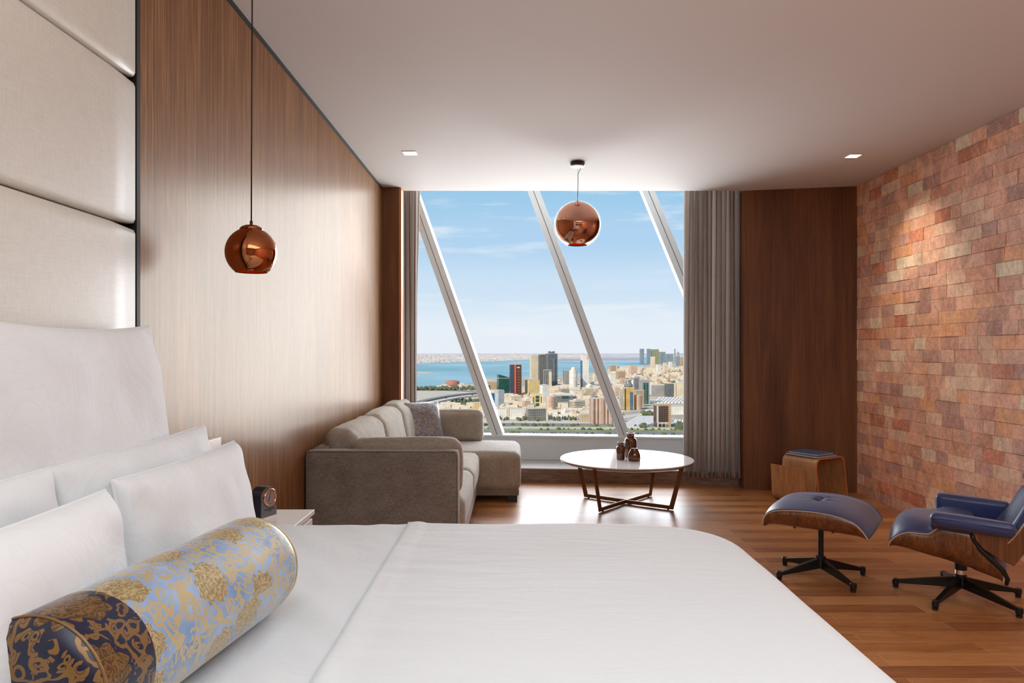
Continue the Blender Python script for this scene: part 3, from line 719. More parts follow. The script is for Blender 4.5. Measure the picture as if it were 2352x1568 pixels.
part('back_cushion', (-1.03, 6.50, .625), (.10, .375, .205), .07, (.035, .01, .02), SL, n=16, wob=.008, seed=3, shape=lean_(.18))
part('arm_cushion', (-.64, 4.29, .605), (.325, .075, .17), .06, (.01, .02, .008), SL, n=16, wob=.006, seed=4)
part('side_cushion', (-.60, 6.84, .58), (.31, .085, .155), .06, (.0, .02, .008), SL, n=16, wob=.006, seed=5)
put_pillow('throw_pillow', (-.83, 6.56, .655), .37, .36, .11, R(16), M['broc_small'], 'blue and gold brocade cushion in the corner of the sofa', 'cushion', seed=9, yaw=R(-52), pinch=.06, sag=0)

# ------------------------------------------------------------------ coffee table and vases
ct = thing('coffee_table', 'round white-topped coffee table on crossed bronze legs before the window', 'coffee table', (.955, 6.06, 0))
c = Vector((.955, 6.06, 0)); zt = .388
MB().lathe([(.001, zt), (.557, zt), (.561, zt-.005), (.555, zt-.012), (.50, zt-.030), (.001, zt-.030)], c, 96).build('tabletop', M['white_gloss'], ct, smooth=True, auto=30)
MB().lathe([(.5, zt-.026), (.553, zt-.0135), (.556, zt-.018), (.51, zt-.036), (.001, zt-.036)][::-1], c, 96).build('underside', M['bronze'], ct, smooth=True, auto=30)
ang0 = math.atan2(.26, -.316); zt2 = zt-.034
for k in range(4):
    a = [math.atan2(.255, -.325), math.atan2(-.29, -.235), math.atan2(-.215, .312), math.atan2(.27, .225)][k]; d = Vector((math.cos(a), math.sin(a), 0)); sd = Vector((-d.y, d.x, 0))
    w = .038; t_ = .008
    lo, hi = .405, .495
    pr = [(hi, zt2), (hi+.008, zt2), (lo+.008, .008), (0, .008), (0, .030), (lo-.012, .030)]
    # flat bar: a thin strip .038 wide seen from its broad side
    poly = [c+d*q+Vector((0, 0, z))+sd*(-w*.28) for q, z in ((hi-.018, zt2), (hi+.018, zt2), (lo+.016, .006), (0, .006), (0, .036), (lo-.014, .036))]
    MB().prism(poly, sd*w*.3).build('leg', M['bronze'], ct)
    MB().lathe([(.008, 0), (.008, .007)], c+d*(lo-.03), 12).build('foot_pad', M['blackmetal'], ct)
def vase(name, label, x, y, prof):
    r = thing(name, label, 'vase', (x, y, zt))
    mb = MB().lathe(prof, (x, y, zt), 40); mesh('body', mb.v, mb.f[:-1] if False else mb.f, M['vase'], r, auto=50)
    k = max(i for i, q in enumerate(prof) if q[0] > .004); rt, ztp = prof[k-2]
    MB().tube([(x+rt*math.cos(a), y+rt*math.sin(a), zt+max(q[1] for q in prof)-.002) for a in [2*math.pi*i/32 for i in range(32)]], .0022, 6, closed=True).build('rim', M['vase'], r, smooth=True)
vase('vase', 'small bottle-shaped bronze vase, left of the three on the coffee table', .897, 5.99, [(.03, 0), (.036, .004), (.037, .05), (.037, .098), (.033, .108), (.025, .113), (.025, .142), (.028, .147), (.024, .148), (.022, .142), (.020, .10), (.001, .098)])
vase('vase', 'tallest bronze vase, standing behind the other two on the coffee table', 1.003, 6.13, [(.045, 0), (.049, .005), (.050, .07), (.050, .145), (.045, .158), (.031, .166), (.031, .200), (.035, .206), (.030, .207), (.027, .20), (.026, .15), (.001, .148)])
vase('vase', 'short squat bronze vase with sloping shoulders in front on the coffee table', 1.000, 5.925, [(.046, 0), (.051, .006), (.051, .03), (.047, .055), (.038, .08), (.026, .100), (.027, .104), (.023, .105), (.021, .10), (.020, .07), (.001, .068)])

# ------------------------------------------------------------------ bentwood side table with magazine holder
st = thing('side_table', 'bent walnut side table with a magazine slot beside the salt brick wall', 'side table', (2.36, 6.12, 0), math.atan2(.51, .86))
w_ = Vector((0, -1, 0)); WT = .345   # local x: profile direction, ribbon runs along local -y
prof = [(-.035, .30), (.0, .04)]
def arc(cx, cz, r, a0, a1, n=8): return [(cx+r*math.cos(R(a0+(a1-a0)*i/n)), cz+r*math.sin(R(a0+(a1-a0)*i/n))) for i in range(n+1)]
cen = [(-.02, .31), (-.004, .075)]+arc(.052, .062, .056, 190, 350, 10)+[(.118, .10), (.132, .30)]+arc(.187, .325, .052, 170, 90, 8)+[(.40, .377)]+arc(.455, .325, .052, 90, 10, 8)+[(.52, .24), (.56, .0)]
def ribbon(pts, t, y0, y1):
    L_, R_ = [], []
    for i, (x, z) in enumerate(pts):
        a = Vector(pts[max(i-1, 0)]); b_ = Vector(pts[min(i+1, len(pts)-1)]); d = (b_-a).normalized(); nn = Vector((-d.y, d.x))*t/2
        L_.append((x+nn.x, z+nn.y)); R_.append((x-nn.x, z-nn.y))
    v = []; n = len(pts)
    for y in (y0, y1):
        v += [(x, y, z) for x, z in L_]+[(x, y, z) for x, z in R_]
    f = []
    for i in range(n-1):
        f += [(i, i+1, 2*n+i+1, 2*n+i), (n+i, 3*n+i, 3*n+i+1, n+i+1), (i, n+i, n+i+1, i+1), (2*n+i, 2*n+i+1, 3*n+i+1, 3*n+i)]
    f += [(0, 2*n, 3*n, n), (n-1, 2*n-1, 4*n-1, 3*n-1)]
    return v, f
v, f = ribbon(cen, .011, -.172, .172)
mesh('bent_panel', v, f, M['bentwood'], st, world=False, auto=35)
v, f = ribbon(cen, .0112, -.1735, -.172); mesh('panel_edge', v, f, M['rimwood'], st, world=False, auto=35)
v, f = ribbon([(.137, .29), (.20, .0)], .011, -.165, .165); mesh('inner_leg', v, f, M['bentwood'], st, world=False)
def book(label, x, y, z, rz, w, d, h):
    b_ = thing('book', label, 'book', (x, y, z), rz)
    MB().box(-w/2, -d/2, 0, w/2, d/2, .0022).build('back_cover', M['bookcover'], b_, world=False)
    MB().box(-w/2, -d/2, h-.0022, w/2, d/2, h).build('front_cover', M['bookcover'], b_, world=False)
    MB().box(-w/2+.004, -d/2+.004, .0022, w/2-.002, d/2-.004, h-.0022).build('pages', M['paper'], b_, world=False)
a_ = math.atan2(.51, .86); ux, uy = math.cos(a_), math.sin(a_)
book('grey-blue book, lower one of the two on the bentwood side table', 2.36+.29*ux, 6.12+.29*uy, .3832, a_, .27, .32, .016)
book('blue book, upper one of the two on the bentwood side table', 2.36+.285*ux+.004, 6.12+.285*uy+.012, .3995, a_+.05, .235, .29, .014)

# ------------------------------------------------------------------ lounge chair and ottoman
def interp(pts, n):
    """resample a polyline by arc length with Catmull-Rom smoothing"""
    P_ = [Vector(p) for p in pts]; sm = []
    for i in range(len(P_)-1):
        p0, p1, p2, p3 = P_[max(i-1, 0)], P_[i], P_[i+1], P_[min(i+2, len(P_)-1)]
        for k in range(8):
            t = k/8; sm.append(.5*((2*p1)+(p2-p0)*t+(2*p0-5*p1+4*p2-p3)*t*t+(3*p1-p0-3*p2+p3)*t**3))
    sm.append(P_[-1]); ln = [0]
    for a, b_ in zip(sm, sm[1:]): ln.append(ln[-1]+(b_-a).length)
    out_ = []; j = 0
    for i in range(n):
        s = ln[-1]*i/(n-1)
        while j < len(ln)-2 and ln[j+1] < s: j += 1
        t = (s-ln[j])/max(1e-9, ln[j+1]-ln[j]); out_.append(sm[j].lerp(sm[j+1], min(1, t)))
    return out_
def sup(a, e): return math.copysign(abs(a)**e, a)
def trough(parent, edge, b0, b1, W, centre, names=('shell', 'cushion'), dimples=(), flare=.0, ne=60, nsx=40, inset=.006):
    """plywood shell (open trough) and the leather cushion that fills it; local x = profile, y = width"""
    E_ = interp(edge, ne); C_ = interp(centre, ne); e0, e1 = E_[0].x, E_[-1].x
    def bot(t): return Vector((b0[0]+(b1[0]-b0[0])*t, b0[1]+(b1[1]-b0[1])*t))
    def arc_pt(i, ph, sc=1.0, lift=0):
        e = E_[i]; t = i/(ne-1); t2 = (e.x-e0)/(e1-e0); b_ = bot(min(1, max(0, t2)))
        k = abs(math.cos(ph))**.45; y = sup(math.sin(ph), .5)*W*sc*(1-.10*k)
        return Vector((e.x+(b_.x-e.x)*k, y, e.y+(b_.y+lift-e.y)*k))
    v = []
    for i in range(ne):
        for j in range(nsx+1): v.append(arc_pt(i, -math.pi/2+math.pi*j/nsx))
    sh_ = mesh(names[0], v, grid_faces(ne, nsx+1), M['shell'], parent, world=False)
    m = sh_.modifiers.new('s', 'SOLIDIFY'); m.thickness = .008; m.offset = 0
    rim = [arc_pt(i, -math.pi/2) for i in range(ne)]+[arc_pt(ne-1, -math.pi/2+math.pi*j/nsx) for j in range(1, nsx)]+[arc_pt(i, math.pi/2) for i in range(ne-1, -1, -1)]+[arc_pt(0, math.pi/2-math.pi*j/nsx) for j in range(1, nsx)]
    MB().tube(rim, .0042, 6, closed=True).build('shell_edge', M['ply'], sh_, world=False, smooth=True)
    # cushion
    v = []; nc = 2*nsx
    for i in range(ne):
        e, cc = E_[i], C_[i]
        for j in range(nsx+1):
            s = -1+2*j/nsx; q = abs(s)**3.2
            p = Vector((cc.x+(e.x-cc.x)*q, s*(W-inset)*(1-.0*q), cc.y+(e.y-cc.y)*q))
            p.z += .012*(1-abs(s)**8)*0+.010*math.sqrt(max(0, 1-s**6))
            for (du, dw) in dimples:
                d2 = math.hypot(p.x-du, p.y-dw); p.z -= .024*math.exp(-(d2/.022)**2)
                an = math.atan2(p.y-dw, p.x-du); p.z += .003*math.cos(an*4+dw*60)*math.exp(-((d2-.045)/.03)**2)
            v.append(p)
        for j in range(1, nsx):
            p = arc_pt(i, math.pi/2-math.pi*j/nsx, .975, .012); v.append(p)
    f = grid_faces(ne, 2*nsx, closed_v=True)
    f += [tuple(range(2*nsx)), tuple(range((ne-1)*2*nsx, ne*2*nsx))[::-1]]
    cu = mesh(names[1], v, f, M['leather'], parent, world=False)
    pip = []
    for i in range(ne): pip.append(Vector((E_[i].x, -(W-.004), E_[i].y+.006)))
    MB().tube(pip, .0035, 6).build('piping', M['leather'], cu, world=False, smooth=True)
    MB().tube([Vector((p.x, -p.y, p.z)) for p in pip], .0035, 6).build('piping', M['leather'], cu, world=False, smooth=True)
    return sh_, cu
def star_base(parent, n, rad, a0, hub_z, arms=None):
    B = M['blackmetal']
    MB().lathe([(.001, .055), (.026, .055), (.030, .075), (.028, hub_z), (.001, hub_z)], (0, 0, 0), 24).build('hub', B, parent, world=False, smooth=True, auto=40)
    for k in range(n):
        a = arms[k] if arms else a0+2*math.pi*k/n; d = Vector((math.cos(a), math.sin(a), 0))
        lg = MB().taper(d*.015+Vector((0, 0, .082)), d*(rad-.01)+Vector((0, 0, .036)), .028, .058, .020, .020).build('leg', B, parent, world=False, bevel=.003)
        MB().lathe([(.012, .0), (.015, .004), (.014, .012), (.008, .014), (.017, .018), (.018, .044), (.014, .048), (.001, .048)], d*rad, 16).build('foot', B, lg, world=False, smooth=True, auto=40)

UA = math.atan2(-.557, .83)
ot = thing('ottoman', 'blue leather footstool in a walnut shell on a black four-legged base', 'ottoman', (1.763, 4.10, 0), UA)
oe = [(-.252, .325), (-.250, .345), (-.242, .368), (-.221, .392), (-.19, .407), (-.15, .416), (-.079, .423), (.001, .427), (.08, .424), (.135, .416), (.19, .402), (.221, .388), (.253, .358), (.274, .330), (.282, .318)]
oc = [(-.262, .325), (-.262, .352), (-.252, .385), (-.225, .412), (-.19, .427), (-.15, .435), (-.079, .441), (.001, .444), (.08, .442), (.135, .434), (.19, .420), (.228, .402), (.262, .370), (.284, .335), (.288, .318)]
trough(ot, oe, (-.243, .312), (.284, .305), .285, oc, dimples=((.0, .035), (.0, -.045)))
MB().lathe([(.001, .09), (.0155, .09), (.0155, .285), (.019, .287), (.019, .303), (.001, .303)], (0, 0, 0), 24).build('post', M['blackmetal'], ot, world=False, smooth=True, auto=40)
MB().box(-.09, -.09, .299, .09, .09, .306).build('mounting_plate', M['blackmetal'], ot, world=False)
for q in ((-.11, -.15), (.09, -.15)): MB().lathe([(.006, -.006), (.006, .012)], (q[0], q[1], .303), 12).build('glide_screw', M['blackmetal'], ot, world=False)
ofs = [(1.313, .002053), (1.559, .001942), (1.400, .001795), (1.2, .0019)]
aw = math.atan2(4.378-4.10, 1.707-1.763)
star_base(ot, 4, .262, 0, .12, [math.atan2(4.38-4.10, 1.70-1.763)-UA+R(14), R(0)+math.atan2(.04, .263)-UA, math.atan2(-.27, .07)-UA, math.atan2(-.05, -.262)-UA])

CA = math.atan2(-.545, .839)
lc = thing('lounge_chair', 'blue leather lounge chair with bent walnut shells on a black star base', 'armchair', (2.356, 3.765, 0), CA)
se = [(-.312, .290), (-.305, .312), (-.272, .345), (-.245, .361), (-.216, .369), (-.17, .370), (-.133, .373), (-.109, .390), (-.082, .419), (-.05, .426), (-.018, .426), (.02, .42), (.049, .408), (.058, .37), (.07, .336), (.12, .289), (.164, .248), (.182, .208), (.178, .178)]
sc_ = [(-.322, .290), (-.318, .33), (-.300, .368), (-.27, .395), (-.235, .412), (-.20, .418), (-.15, .416), (-.10, .410), (-.05, .402), (0, .39), (.04, .385), (.08, .380), (.11, .365), (.13, .345), (.15, .315), (.172, .275), (.19, .24), (.20, .205), (.196, .178)]
trough(lc, se, (-.306, .279), (.176, .170), .272, sc_, names=('seat_shell', 'seat_cushion'))
# black rear edge strip of the seat shell
MB().tube([(.046, -.268, .415), (.058, -.272, .375), (.085, -.276, .33), (.135, -.276, .285), (.175, -.272, .245), (.196, -.265, .20), (.192, -.255, .17)], [.010, .010, .010, .012, .013, .012, .008], 10).build('rear_strip', M['blackmetal'], lc, world=False, smooth=True)
MB().tube([(.046, .268, .415), (.058, .272, .375), (.085, .276, .33), (.135, .276, .285), (.175, .272, .245), (.196, .265, .20), (.192, .255, .17)], [.010, .010, .010, .012, .013, .012, .008], 10).build('rear_strip', M['blackmetal'], lc, world=False, smooth=True)
def back_unit(name, p0, p1, W, bow, depth, r=.05):
    """one back shell with its cushion between two profile points (bottom, top)"""
    p0, p1 = Vector(p0), Vector(p1); up = (p1-p0).normalized(); nn = Vector((up.y, -up.x))   # nn points to the rear
    L_ = (p1-p0).length; nu, nw = 24, 36; v = []
    def base(t, s): # superellipse outline
        ww = W*(1-abs(2*t-1)**5*.22); y = s*ww; curve = bow*(1-math.cos(s*1.25))*1.6+.02*(2*t-1)**2
        q = p0+up*(L_*t)-nn*curve; return q, y
    for i in range(nu+1):
        for j in range(nw+1):
            q, y = base(i/nu, -1+2*j/nw); q = q+nn*depth; v.append((q.x, y, q.y))
    s_ = mesh(name+'_shell', v, grid_faces(nu+1, nw+1), M['shell'], lc, world=False)
    m = s_.modifiers.new('s', 'SOLIDIFY'); m.thickness = .009; m.offset = 0
    rim = [Vector(v[j]) for j in range(nw+1)]+[Vector(v[i*(nw+1)+nw]) for i in range(1, nu+1)]+[Vector(v[nu*(nw+1)+j]) for j in range(nw-1, -1, -1)]+[Vector(v[i*(nw+1)]) for i in range(nu-1, 0, -1)]
    MB().tube(rim, .0045, 6, closed=True).build('shell_edge', M['ply'], s_, world=False, smooth=True)
    vv = []; fidx = []
    for side in (0, 1):
        for i in range(nu+1):
            for j in range(nw+1):
                t, s = i/nu, -1+2*j/nw; q, y = base(.02+.96*t, s*.97)
                e = max(0, (1-abs(2*t-1)**5)*(1-abs(s)**6))**.5
                d = depth-.006 if side == 0 else depth-.012-(.030+depth*.9)*e
                q = q+nn*d; vv.append((q.x, y, q.y))
    g = grid_faces(nu+1, nw+1); n0 = (nu+1)*(nw+1)
    f = g+[tuple(k+n0 for k in q)[::-1] for q in g]
    ring = [j for j in range(nw+1)]+[i*(nw+1)+nw for i in range(1, nu+1)]+[nu*(nw+1)+j for j in range(nw-1, -1, -1)]+[i*(nw+1) for i in range(nu-1, 0, -1)]
    f += [(ring[k], ring[(k+1) % len(ring)], n0+ring[(k+1) % len(ring)], n0+ring[k]) for k in range(len(ring))]
    mesh(name+'_cushion', vv, f, M['leather'], lc, world=False)
back_unit('lower_back', (.205, .285), (.365, .565), .285, .07, .03)
back_unit('upper_back', (.345, .585), (.425, .765), .285, .07, .03)
# side wings of the lower back shell that carry the arms
for sgn in (-1, 1):
    MB().prism([(.050, sgn*.278, .425), (.27, sgn*.278, .450), (.30, sgn*.278, .40), (.222, sgn*.278, .272), (.19, sgn*.278, .283), (.10, sgn*.278, .335), (.068, sgn*.278, .375)], (0, sgn*.008, 0)).build('wing', M['shell'], lc, world=False, bevel=.002)
    def shp(w, sgn=sgn):
        inner = -sgn*w.y            # >0 on the inner side
        dz = -.07*max(0, inner/.045)*(1 if w.z < 0 else 0)
        tl = -.055*(w.x)
        taper = 1-.25*max(0, w.x)/.18
        return Vector((w.x, w.y*taper, w.z+dz+tl))
    v, f = soft_box((.052, sgn*.288, .452), (.178, .046, .031), .028, (0, 0, .004), 14, shape=shp)
    ar = mesh('armrest', v, f, M['leather'], lc, world=False)
    MB().tube([(-.118, sgn*.3335-.0*sgn, .47), (.0, sgn*.334, .468), (.12, sgn*.331, .46), (.215, sgn*.324, .452)], .0028, 6).build('piping', M['leather'], ar, world=False, smooth=True)
for sgn in (-1, 1):
    MB().tube([(.30, sgn*.12, .42), (.39, sgn*.12, .56), (.43, sgn*.12, .66)], .012, 8).build('back_brace', M['blackmetal'], lc, world=False, smooth=True)
MB().lathe([(.001, .12), (.027, .12), (.027, .150), (.001, .150)], (0, 0, 0), 28).build('collar', M['chrome'], lc, world=False, smooth=True, auto=40)
MB().lathe([(.001, .148), (.030, .148), (.030, .20), (.001, .20)], (0, 0, 0), 24).build('swivel', M['blackmetal'], lc, world=False, smooth=True, auto=40)
MB().prism([(-.14, -.1, .232), (.03, -.1, .196), (.03, -.1, .212), (-.14, -.1, .248)], (0, .2, 0)).build('mounting_plate', M['blackmetal'], lc, world=False)
legs = [(-.263, 1640*1.3*.000079), (-.240, -1640*1.3*.000085), (.110, -1640*1.3*.000133), (.307, 0), (.088, 1640*1.3*.000141)]
star_base(lc, 5, .303, 0, .125, [math.atan2(y, x)-CA for x, y in legs])

# ================================================================== OUTSIDE
# ground, water and far shore (structure of the view)
def flat(name, pts, mat, z=ZG, kind='structure'):
    P3 = [G(x, y, z) if not isinstance(x, Vector) else x for x, y in pts]
    o = mesh(name, P3, [tuple(range(len(P3)))], mat, smooth=False); o['kind'] = kind; return o
b = NB('sea_water'); n_ = b.noise(b.coords((.002, .0008, 1)), 1, 5); b.set(color=b.ramp(n_, [(.35, lin((124, 164, 170))), (.65, lin((158, 188, 192)))]), rough=.6, spec=.12); M['sea'] = b.m
b = NB('city_ground'); n_ = b.noise(b.coords(), .012, 8, .65); b.set(color=b.ramp(n_, [(.35, lin((150, 136, 116))), (.5, lin((190, 172, 148))), (.65, lin((212, 196, 172)))]), rough=.95); M['land'] = b.m
b = NB('far_shore'); n_ = b.noise(b.coords((1, .4, 1)), .004, 8, .75); b.set(color=b.ramp(n_, [(.35, lin((176, 168, 160))), (.5, lin((198, 190, 182))), (.6, lin((226, 214, 206))), (.7, lin((182, 182, 172)))]), rough=.95); M['far'] = b.m  # greyed land colours carry the distance haze
M['sand'] = plain('reclaimed_sand', (196, 182, 162), .95, var=.06, vscale=.02)
M['asphalt'] = plain('asphalt', (128, 122, 118), .9, var=.08, vscale=.05)
M['verge'] = plain('green_verge', (136, 138, 88), .95, var=.35, vscale=.08)
M['leaf'] = plain('tree_leaves', (92, 98, 66), .9, var=.4, vscale=.1)
M['concrete'] = plain('pale_concrete', (200, 190, 176), .85, var=.05, vscale=.05)
struct(mesh('ground_sea', [(-26000, 600, ZG-1.2), (26000, 600, ZG-1.2), (26000, 27500, ZG-1.2), (-26000, 27500, ZG-1.2)], [(0, 1, 2, 3)], M['sea'], smooth=False))
flat('ground_city', [(700, 893), (940, 892), (965, 890), (985, 888), (1000, 886), (1015, 882), (1100, 879), (1120, 869), (1200, 867), (1260, 863), (1330, 858), (1400, 849), (1440, 847), (1470, 843), (1490, 836), (1560, 827), (1900, 824), (2400, 1075), (300, 1075)], M['land'])
flat('ground_far_shore', [(600, 835), (965, 834), (1000, 830.5), (1060, 829), (1110, 827), (1150, 826.5), (1200, 823.5), (1260, 821.5), (1340, 821), (1420, 822), (1500, 820), (1900, 819), (1400, 811.6), (600, 811.6)], M['far'], ZG-.6)
M['shallow'] = plain('tidal_shallows', (168, 164, 168), .9, var=.05, vscale=.002)
flat('ground_shallows', [(1215, 820), (1480, 819), (1482, 827), (1400, 828.4), (1300, 828.8), (1240, 829)], M['shallow'], ZG-.75)
flat('ground_spit', [(1260, 830.2), (1340, 829.2), (1380, 828.6), (1480, 828), (1480, 829.5), (1400, 830.6), (1260, 831)], M['far'], ZG-.8)
flat('ground_causeway', [(1385, 835.5), (1430, 838.5), (1480, 838.5), (1480, 841), (1430, 840.3), (1385, 836.5)], M['far'], ZG-.7)
flat('ground_islet', [(940, 855.5), (960, 853.5), (980, 853.8), (999, 855.2), (985, 858), (940, 858.6)], M['sand'], ZG-.7)
flat('ground_sand_lot', [(930, 900), (1000, 899.5), (1060, 902), (1098, 905), (1060, 912), (1000, 920), (965, 928), (900, 940)], M['sand'], ZG+.15)
for k, (y0, y1, mt) in enumerate(((966.5, 970, 'concrete'), (970, 974.5, 'asphalt'), (974.5, 978, 'verge'), (978, 983, 'sand'), (983, 987.5, 'verge'), (987.5, 994, 'asphalt'), (994, 999, 'verge'), (999, 1012, 'asphalt'))):
    s_ = .0065
    flat('ground_strip', [(1000, y0), (1700, y0+700*s_), (1700, y1+700*s_), (1000, y1)], M[mt], ZG+.3+.05*k)
flat('ground_shore_road', [(940, 894.5), (1000, 893.5), (1095, 898), (1095, 900), (1000, 896), (940, 897)], M['asphalt'], ZG+.3)
flat('ground_avenue', [(1415, 958), (1480, 946), (1560, 931), (1562, 934), (1490, 950), (1425, 963)], M['concrete'], ZG+.3)

def facade(name, wall, glass, wx, wz, fx, fz, rough=.8, gloss=.25, metal=0):
    """building skin: window grid laid out in metres. fx/fz = glazed share (1 = continuous)"""
    wx *= .72; wz *= .78; glass = tuple(g*.72+w*.28 for g, w in zip(glass, wall))  # glass tone pulled toward the wall to imitate haze over the city
    b = NB(name); t = b.n('TexCoord'); so = b.n('SeparateXYZ'); sn = b.n('SeparateXYZ')
    b.l(t.outputs['Object'], so.inputs[0]); b.l(t.outputs['Normal'], sn.inputs[0])
    u = b.math('ADD', b.math('MULTIPLY', so.outputs['X'], b.math('ABSOLUTE', sn.outputs['Y'])), b.math('MULTIPLY', so.outputs['Y'], b.math('ABSOLUTE', sn.outputs['X'])))
    m = None
    if fx < 1: m = b.math('LESS_THAN', b.math('FRACT', b.math('ADD', b.math('DIVIDE', u, wx), 50.5-fx/2)), fx)
    if fz < 1:
        q = b.math('LESS_THAN', b.math('FRACT', b.math('ADD', b.math('DIVIDE', so.outputs['Z'], wz), .2)), fz); m = q if m is None else b.math('MULTIPLY', m, q)
    sd = b.math('LESS_THAN', b.math('ABSOLUTE', sn.outputs['Z']), .5); m = sd if m is None else b.math('MULTIPLY', m, sd)
    nz = b.noise(t.outputs['Object'], .08, 3)
    wc = lin(wall); gc = lin(glass)
    w_ = b.ramp(nz, [(.3, tuple(x*.9 for x in wc[:3])), (.7, tuple(min(1, x*1.08) for x in wc[:3]))])
    g_ = b.ramp(nz, [(.35, tuple(x*.75 for x in gc[:3])), (.65, tuple(min(1, x*1.3) for x in gc[:3]))])
    b.set(color=b.mix(m, w_, g_)); b.set(rough=b.math('SUBTRACT', rough, b.math('MULTIPLY', m, rough-gloss))); b.set(metal=metal); return b.m
FM = {
 'cream': facade('cream_render', (228, 210, 182), (140, 122, 104), 4.5, 3.6, .45, .5),
 'cream2': facade('sand_render', (206, 184, 152), (104, 90, 78), 5, 3.6, .5, .45),
 'white': facade('white_render', (236, 228, 216), (140, 140, 138), 4, 3.5, .45, .5),
 'pink': facade('pink_render', (214, 180, 156), (110, 86, 76), 4.5, 3.6, .45, .5),
 'tan': facade('tan_render', (190, 160, 126), (92, 76, 66), 5, 3.6, .5, .5),
 'grey': facade('grey_render', (168, 162, 156), (88, 90, 94), 4.5, 3.6, .5, .5),
 'bands': facade('banded_concrete', (214, 200, 178), (62, 64, 66), 5, 4.0, 1, .5),
 'greybands': facade('grey_banded_front', (150, 146, 142), (60, 66, 74), 5, 4.0, 1, .55),
 'teal': facade('green_curtain_wall', (52, 92, 84), (26, 74, 66), 4, 4, .85, .8, .4, .15),
 'navyglass': facade('navy_glass', (70, 84, 100), (34, 48, 66), 5, 4, .8, .75, .4, .15),
 'dark': facade('dark_tower_skin', (112, 114, 116), (60, 68, 78), 5, 3.8, .6, .8, .5, .2),
 'darkfin': facade('ribbed_grey_tower', (140, 136, 130), (60, 66, 72), 7, 3.8, .5, 1, .6, .2),
 'ribcream': facade('ribbed_cream_tower', (226, 208, 180), (116, 112, 108), 6, 3.8, .42, .6),
 'red': facade('rust_red_cladding', (206, 92, 56), (170, 70, 44), 6, 5, .3, .3),
 'brownglass': facade('brown_glass', (98, 70, 58), (56, 44, 42), 5, 4, .7, .7, .5, .2),
 'gold': facade('gold_stone', (224, 196, 136), (164, 132, 84), 6, 4, .35, .5),
 'goldglass': facade('gold_glass', (216, 176, 108), (186, 140, 76), 6, 4, .8, .8, .4, .2),
 'blueglass': facade('blue_glass', (84, 118, 140), (46, 88, 116), 5, 4, .8, .7, .4, .15),
 'slab': facade('pale_blue_slab', (186, 190, 192), (104, 120, 134), 3.5, 3.6, .5, .55),
 'fins': facade('pink_vertical_fins', (212, 176, 152), (84, 60, 52), 7, 20, .42, 1),
 'olive': facade('olive_glass', (150, 150, 110), (110, 120, 90), 5, 4, .7, .7, .4, .2),
 'haze': facade('hazed_distant_tower', (142, 152, 158), (98, 112, 122), 8, 5, .5, .8),  # distance haze is mixed into this tone
 'greygl': facade('grey_glass_block', (140, 136, 126), (84, 86, 82), 5, 5, .8, .75, .5, .2),
 'shed': facade('shed_roofing', (206, 196, 182), (206, 196, 182), 5, 5, .5, .5),
}
M['rooftop'] = plain('roof_surface', (198, 186, 168), .9, var=.08, vscale=.2)
M['vault'] = plain('shed_roof', (236, 226, 212), .7, var=.05, vscale=.1); M['shade'] = plain('dark_valley_gutter', (72, 62, 56), .9)

def place(x0, x1, yb, ratio=.7, rot=20):
    D = F*110/(yb-VY); W = (x1-x0)/F*D; th = R(abs(rot)); w = W/(math.cos(th)+ratio*math.sin(th)); d = w*ratio
    c_ = Vector((((x0+x1)/2-VX)/F*D, D+(w*math.sin(th)+d*math.cos(th))/2, ZG)); return c_, w, d, D
def bbox(mb, w, d, z0, z1, cx=0, cy=0): return mb.box(cx-w/2, cy-d/2, z0, cx+w/2, cy+d/2, z1)
def building(label, x0, x1, yt, yb, skin, rot=20, ratio=.7, cat='building', name='building', extras=None, group=None, lump=False):
    c_, w, d, D = place(x0, x1, yb, ratio, rot); h = (yb-yt)/F*D
    root = thing(name, label, cat, c_, R(rot), group)
    bbox(MB(), w, d, 0, h).build('facade', FM[skin], root, world=False)
    mb = MB(); bbox(mb, w*1.01, d*1.01, h, h+1.2); mb.build('roof', M['rooftop'], root, world=False)
    if extras: extras(root, w, d, h, D)
    return root
def x_pent(k=.4, hh=.06, skin='grey', cx=0):
    def f_(root, w, d, h, D): bbox(MB(), w*k, d*k, h, h*(1+hh), w*cx, 0).build('rooftop_plant', FM[skin], root, world=False)
    return f_
def many(*fs):
    def f_(*a):
        for q in fs: q(*a)
    return f_
def x_box(name, skin, cx, cy, kw, kd, z0, z1):      # relative box
    def f_(root, w, d, h, D): bbox(MB(), w*kw, d*kd, h*z0, h*z1, w*cx, d*cy).build(name, FM.get(skin) or M[skin], root, world=False)
    return f_

# -- tall landmarks, left of the first mullion to the curtain
def teal(root, w, d, h, D):
    MB().prism([(-w/2, -d/2, h), (w/2, -d/2, h), (-w/2, -d/2, h*1.24)], (0, d, 0)).build('sloped_crown', FM['teal'], root, world=False)
building('green glass tower with a slanted top beside the rust-red tower', 1141, 1178, 869, 908, 'teal', 14, .6, extras=teal)
def redt(root, w, d, h, D):
    bbox(MB(), w*.16, d*.3, 0, h*1.0, -w*.08, -d*.5).build('red_fin', FM['red'], root, world=False)['label'] = 'rust-red vertical fin'
    bbox(MB(), w*.36, d*.9, 0, h*.95, -w*.34, -d*.1).build('dark_slab', FM['navyglass'], root, world=False)
    for k in range(10): bbox(MB(), w*.30, d*.06, h*(.1+k*.085), h*(.112+k*.085), w*.2, -d*.52).build('red_ledge', FM['red'], root, world=False)
    bbox(MB(), w*.26, d*.04, h*.90, h*.925, w*.2, -d*.54).build('sign', M['white_lac'], root, world=False)
building('dark tower with a rust-red vertical fin', 1170, 1198, 837, 912, 'brownglass', 10, .6, extras=redt)
building('cream ribbed tower left of the tall dark tower', 1217, 1237, 817, 889, 'ribcream', 15, .6, extras=x_pent(.5, .02))
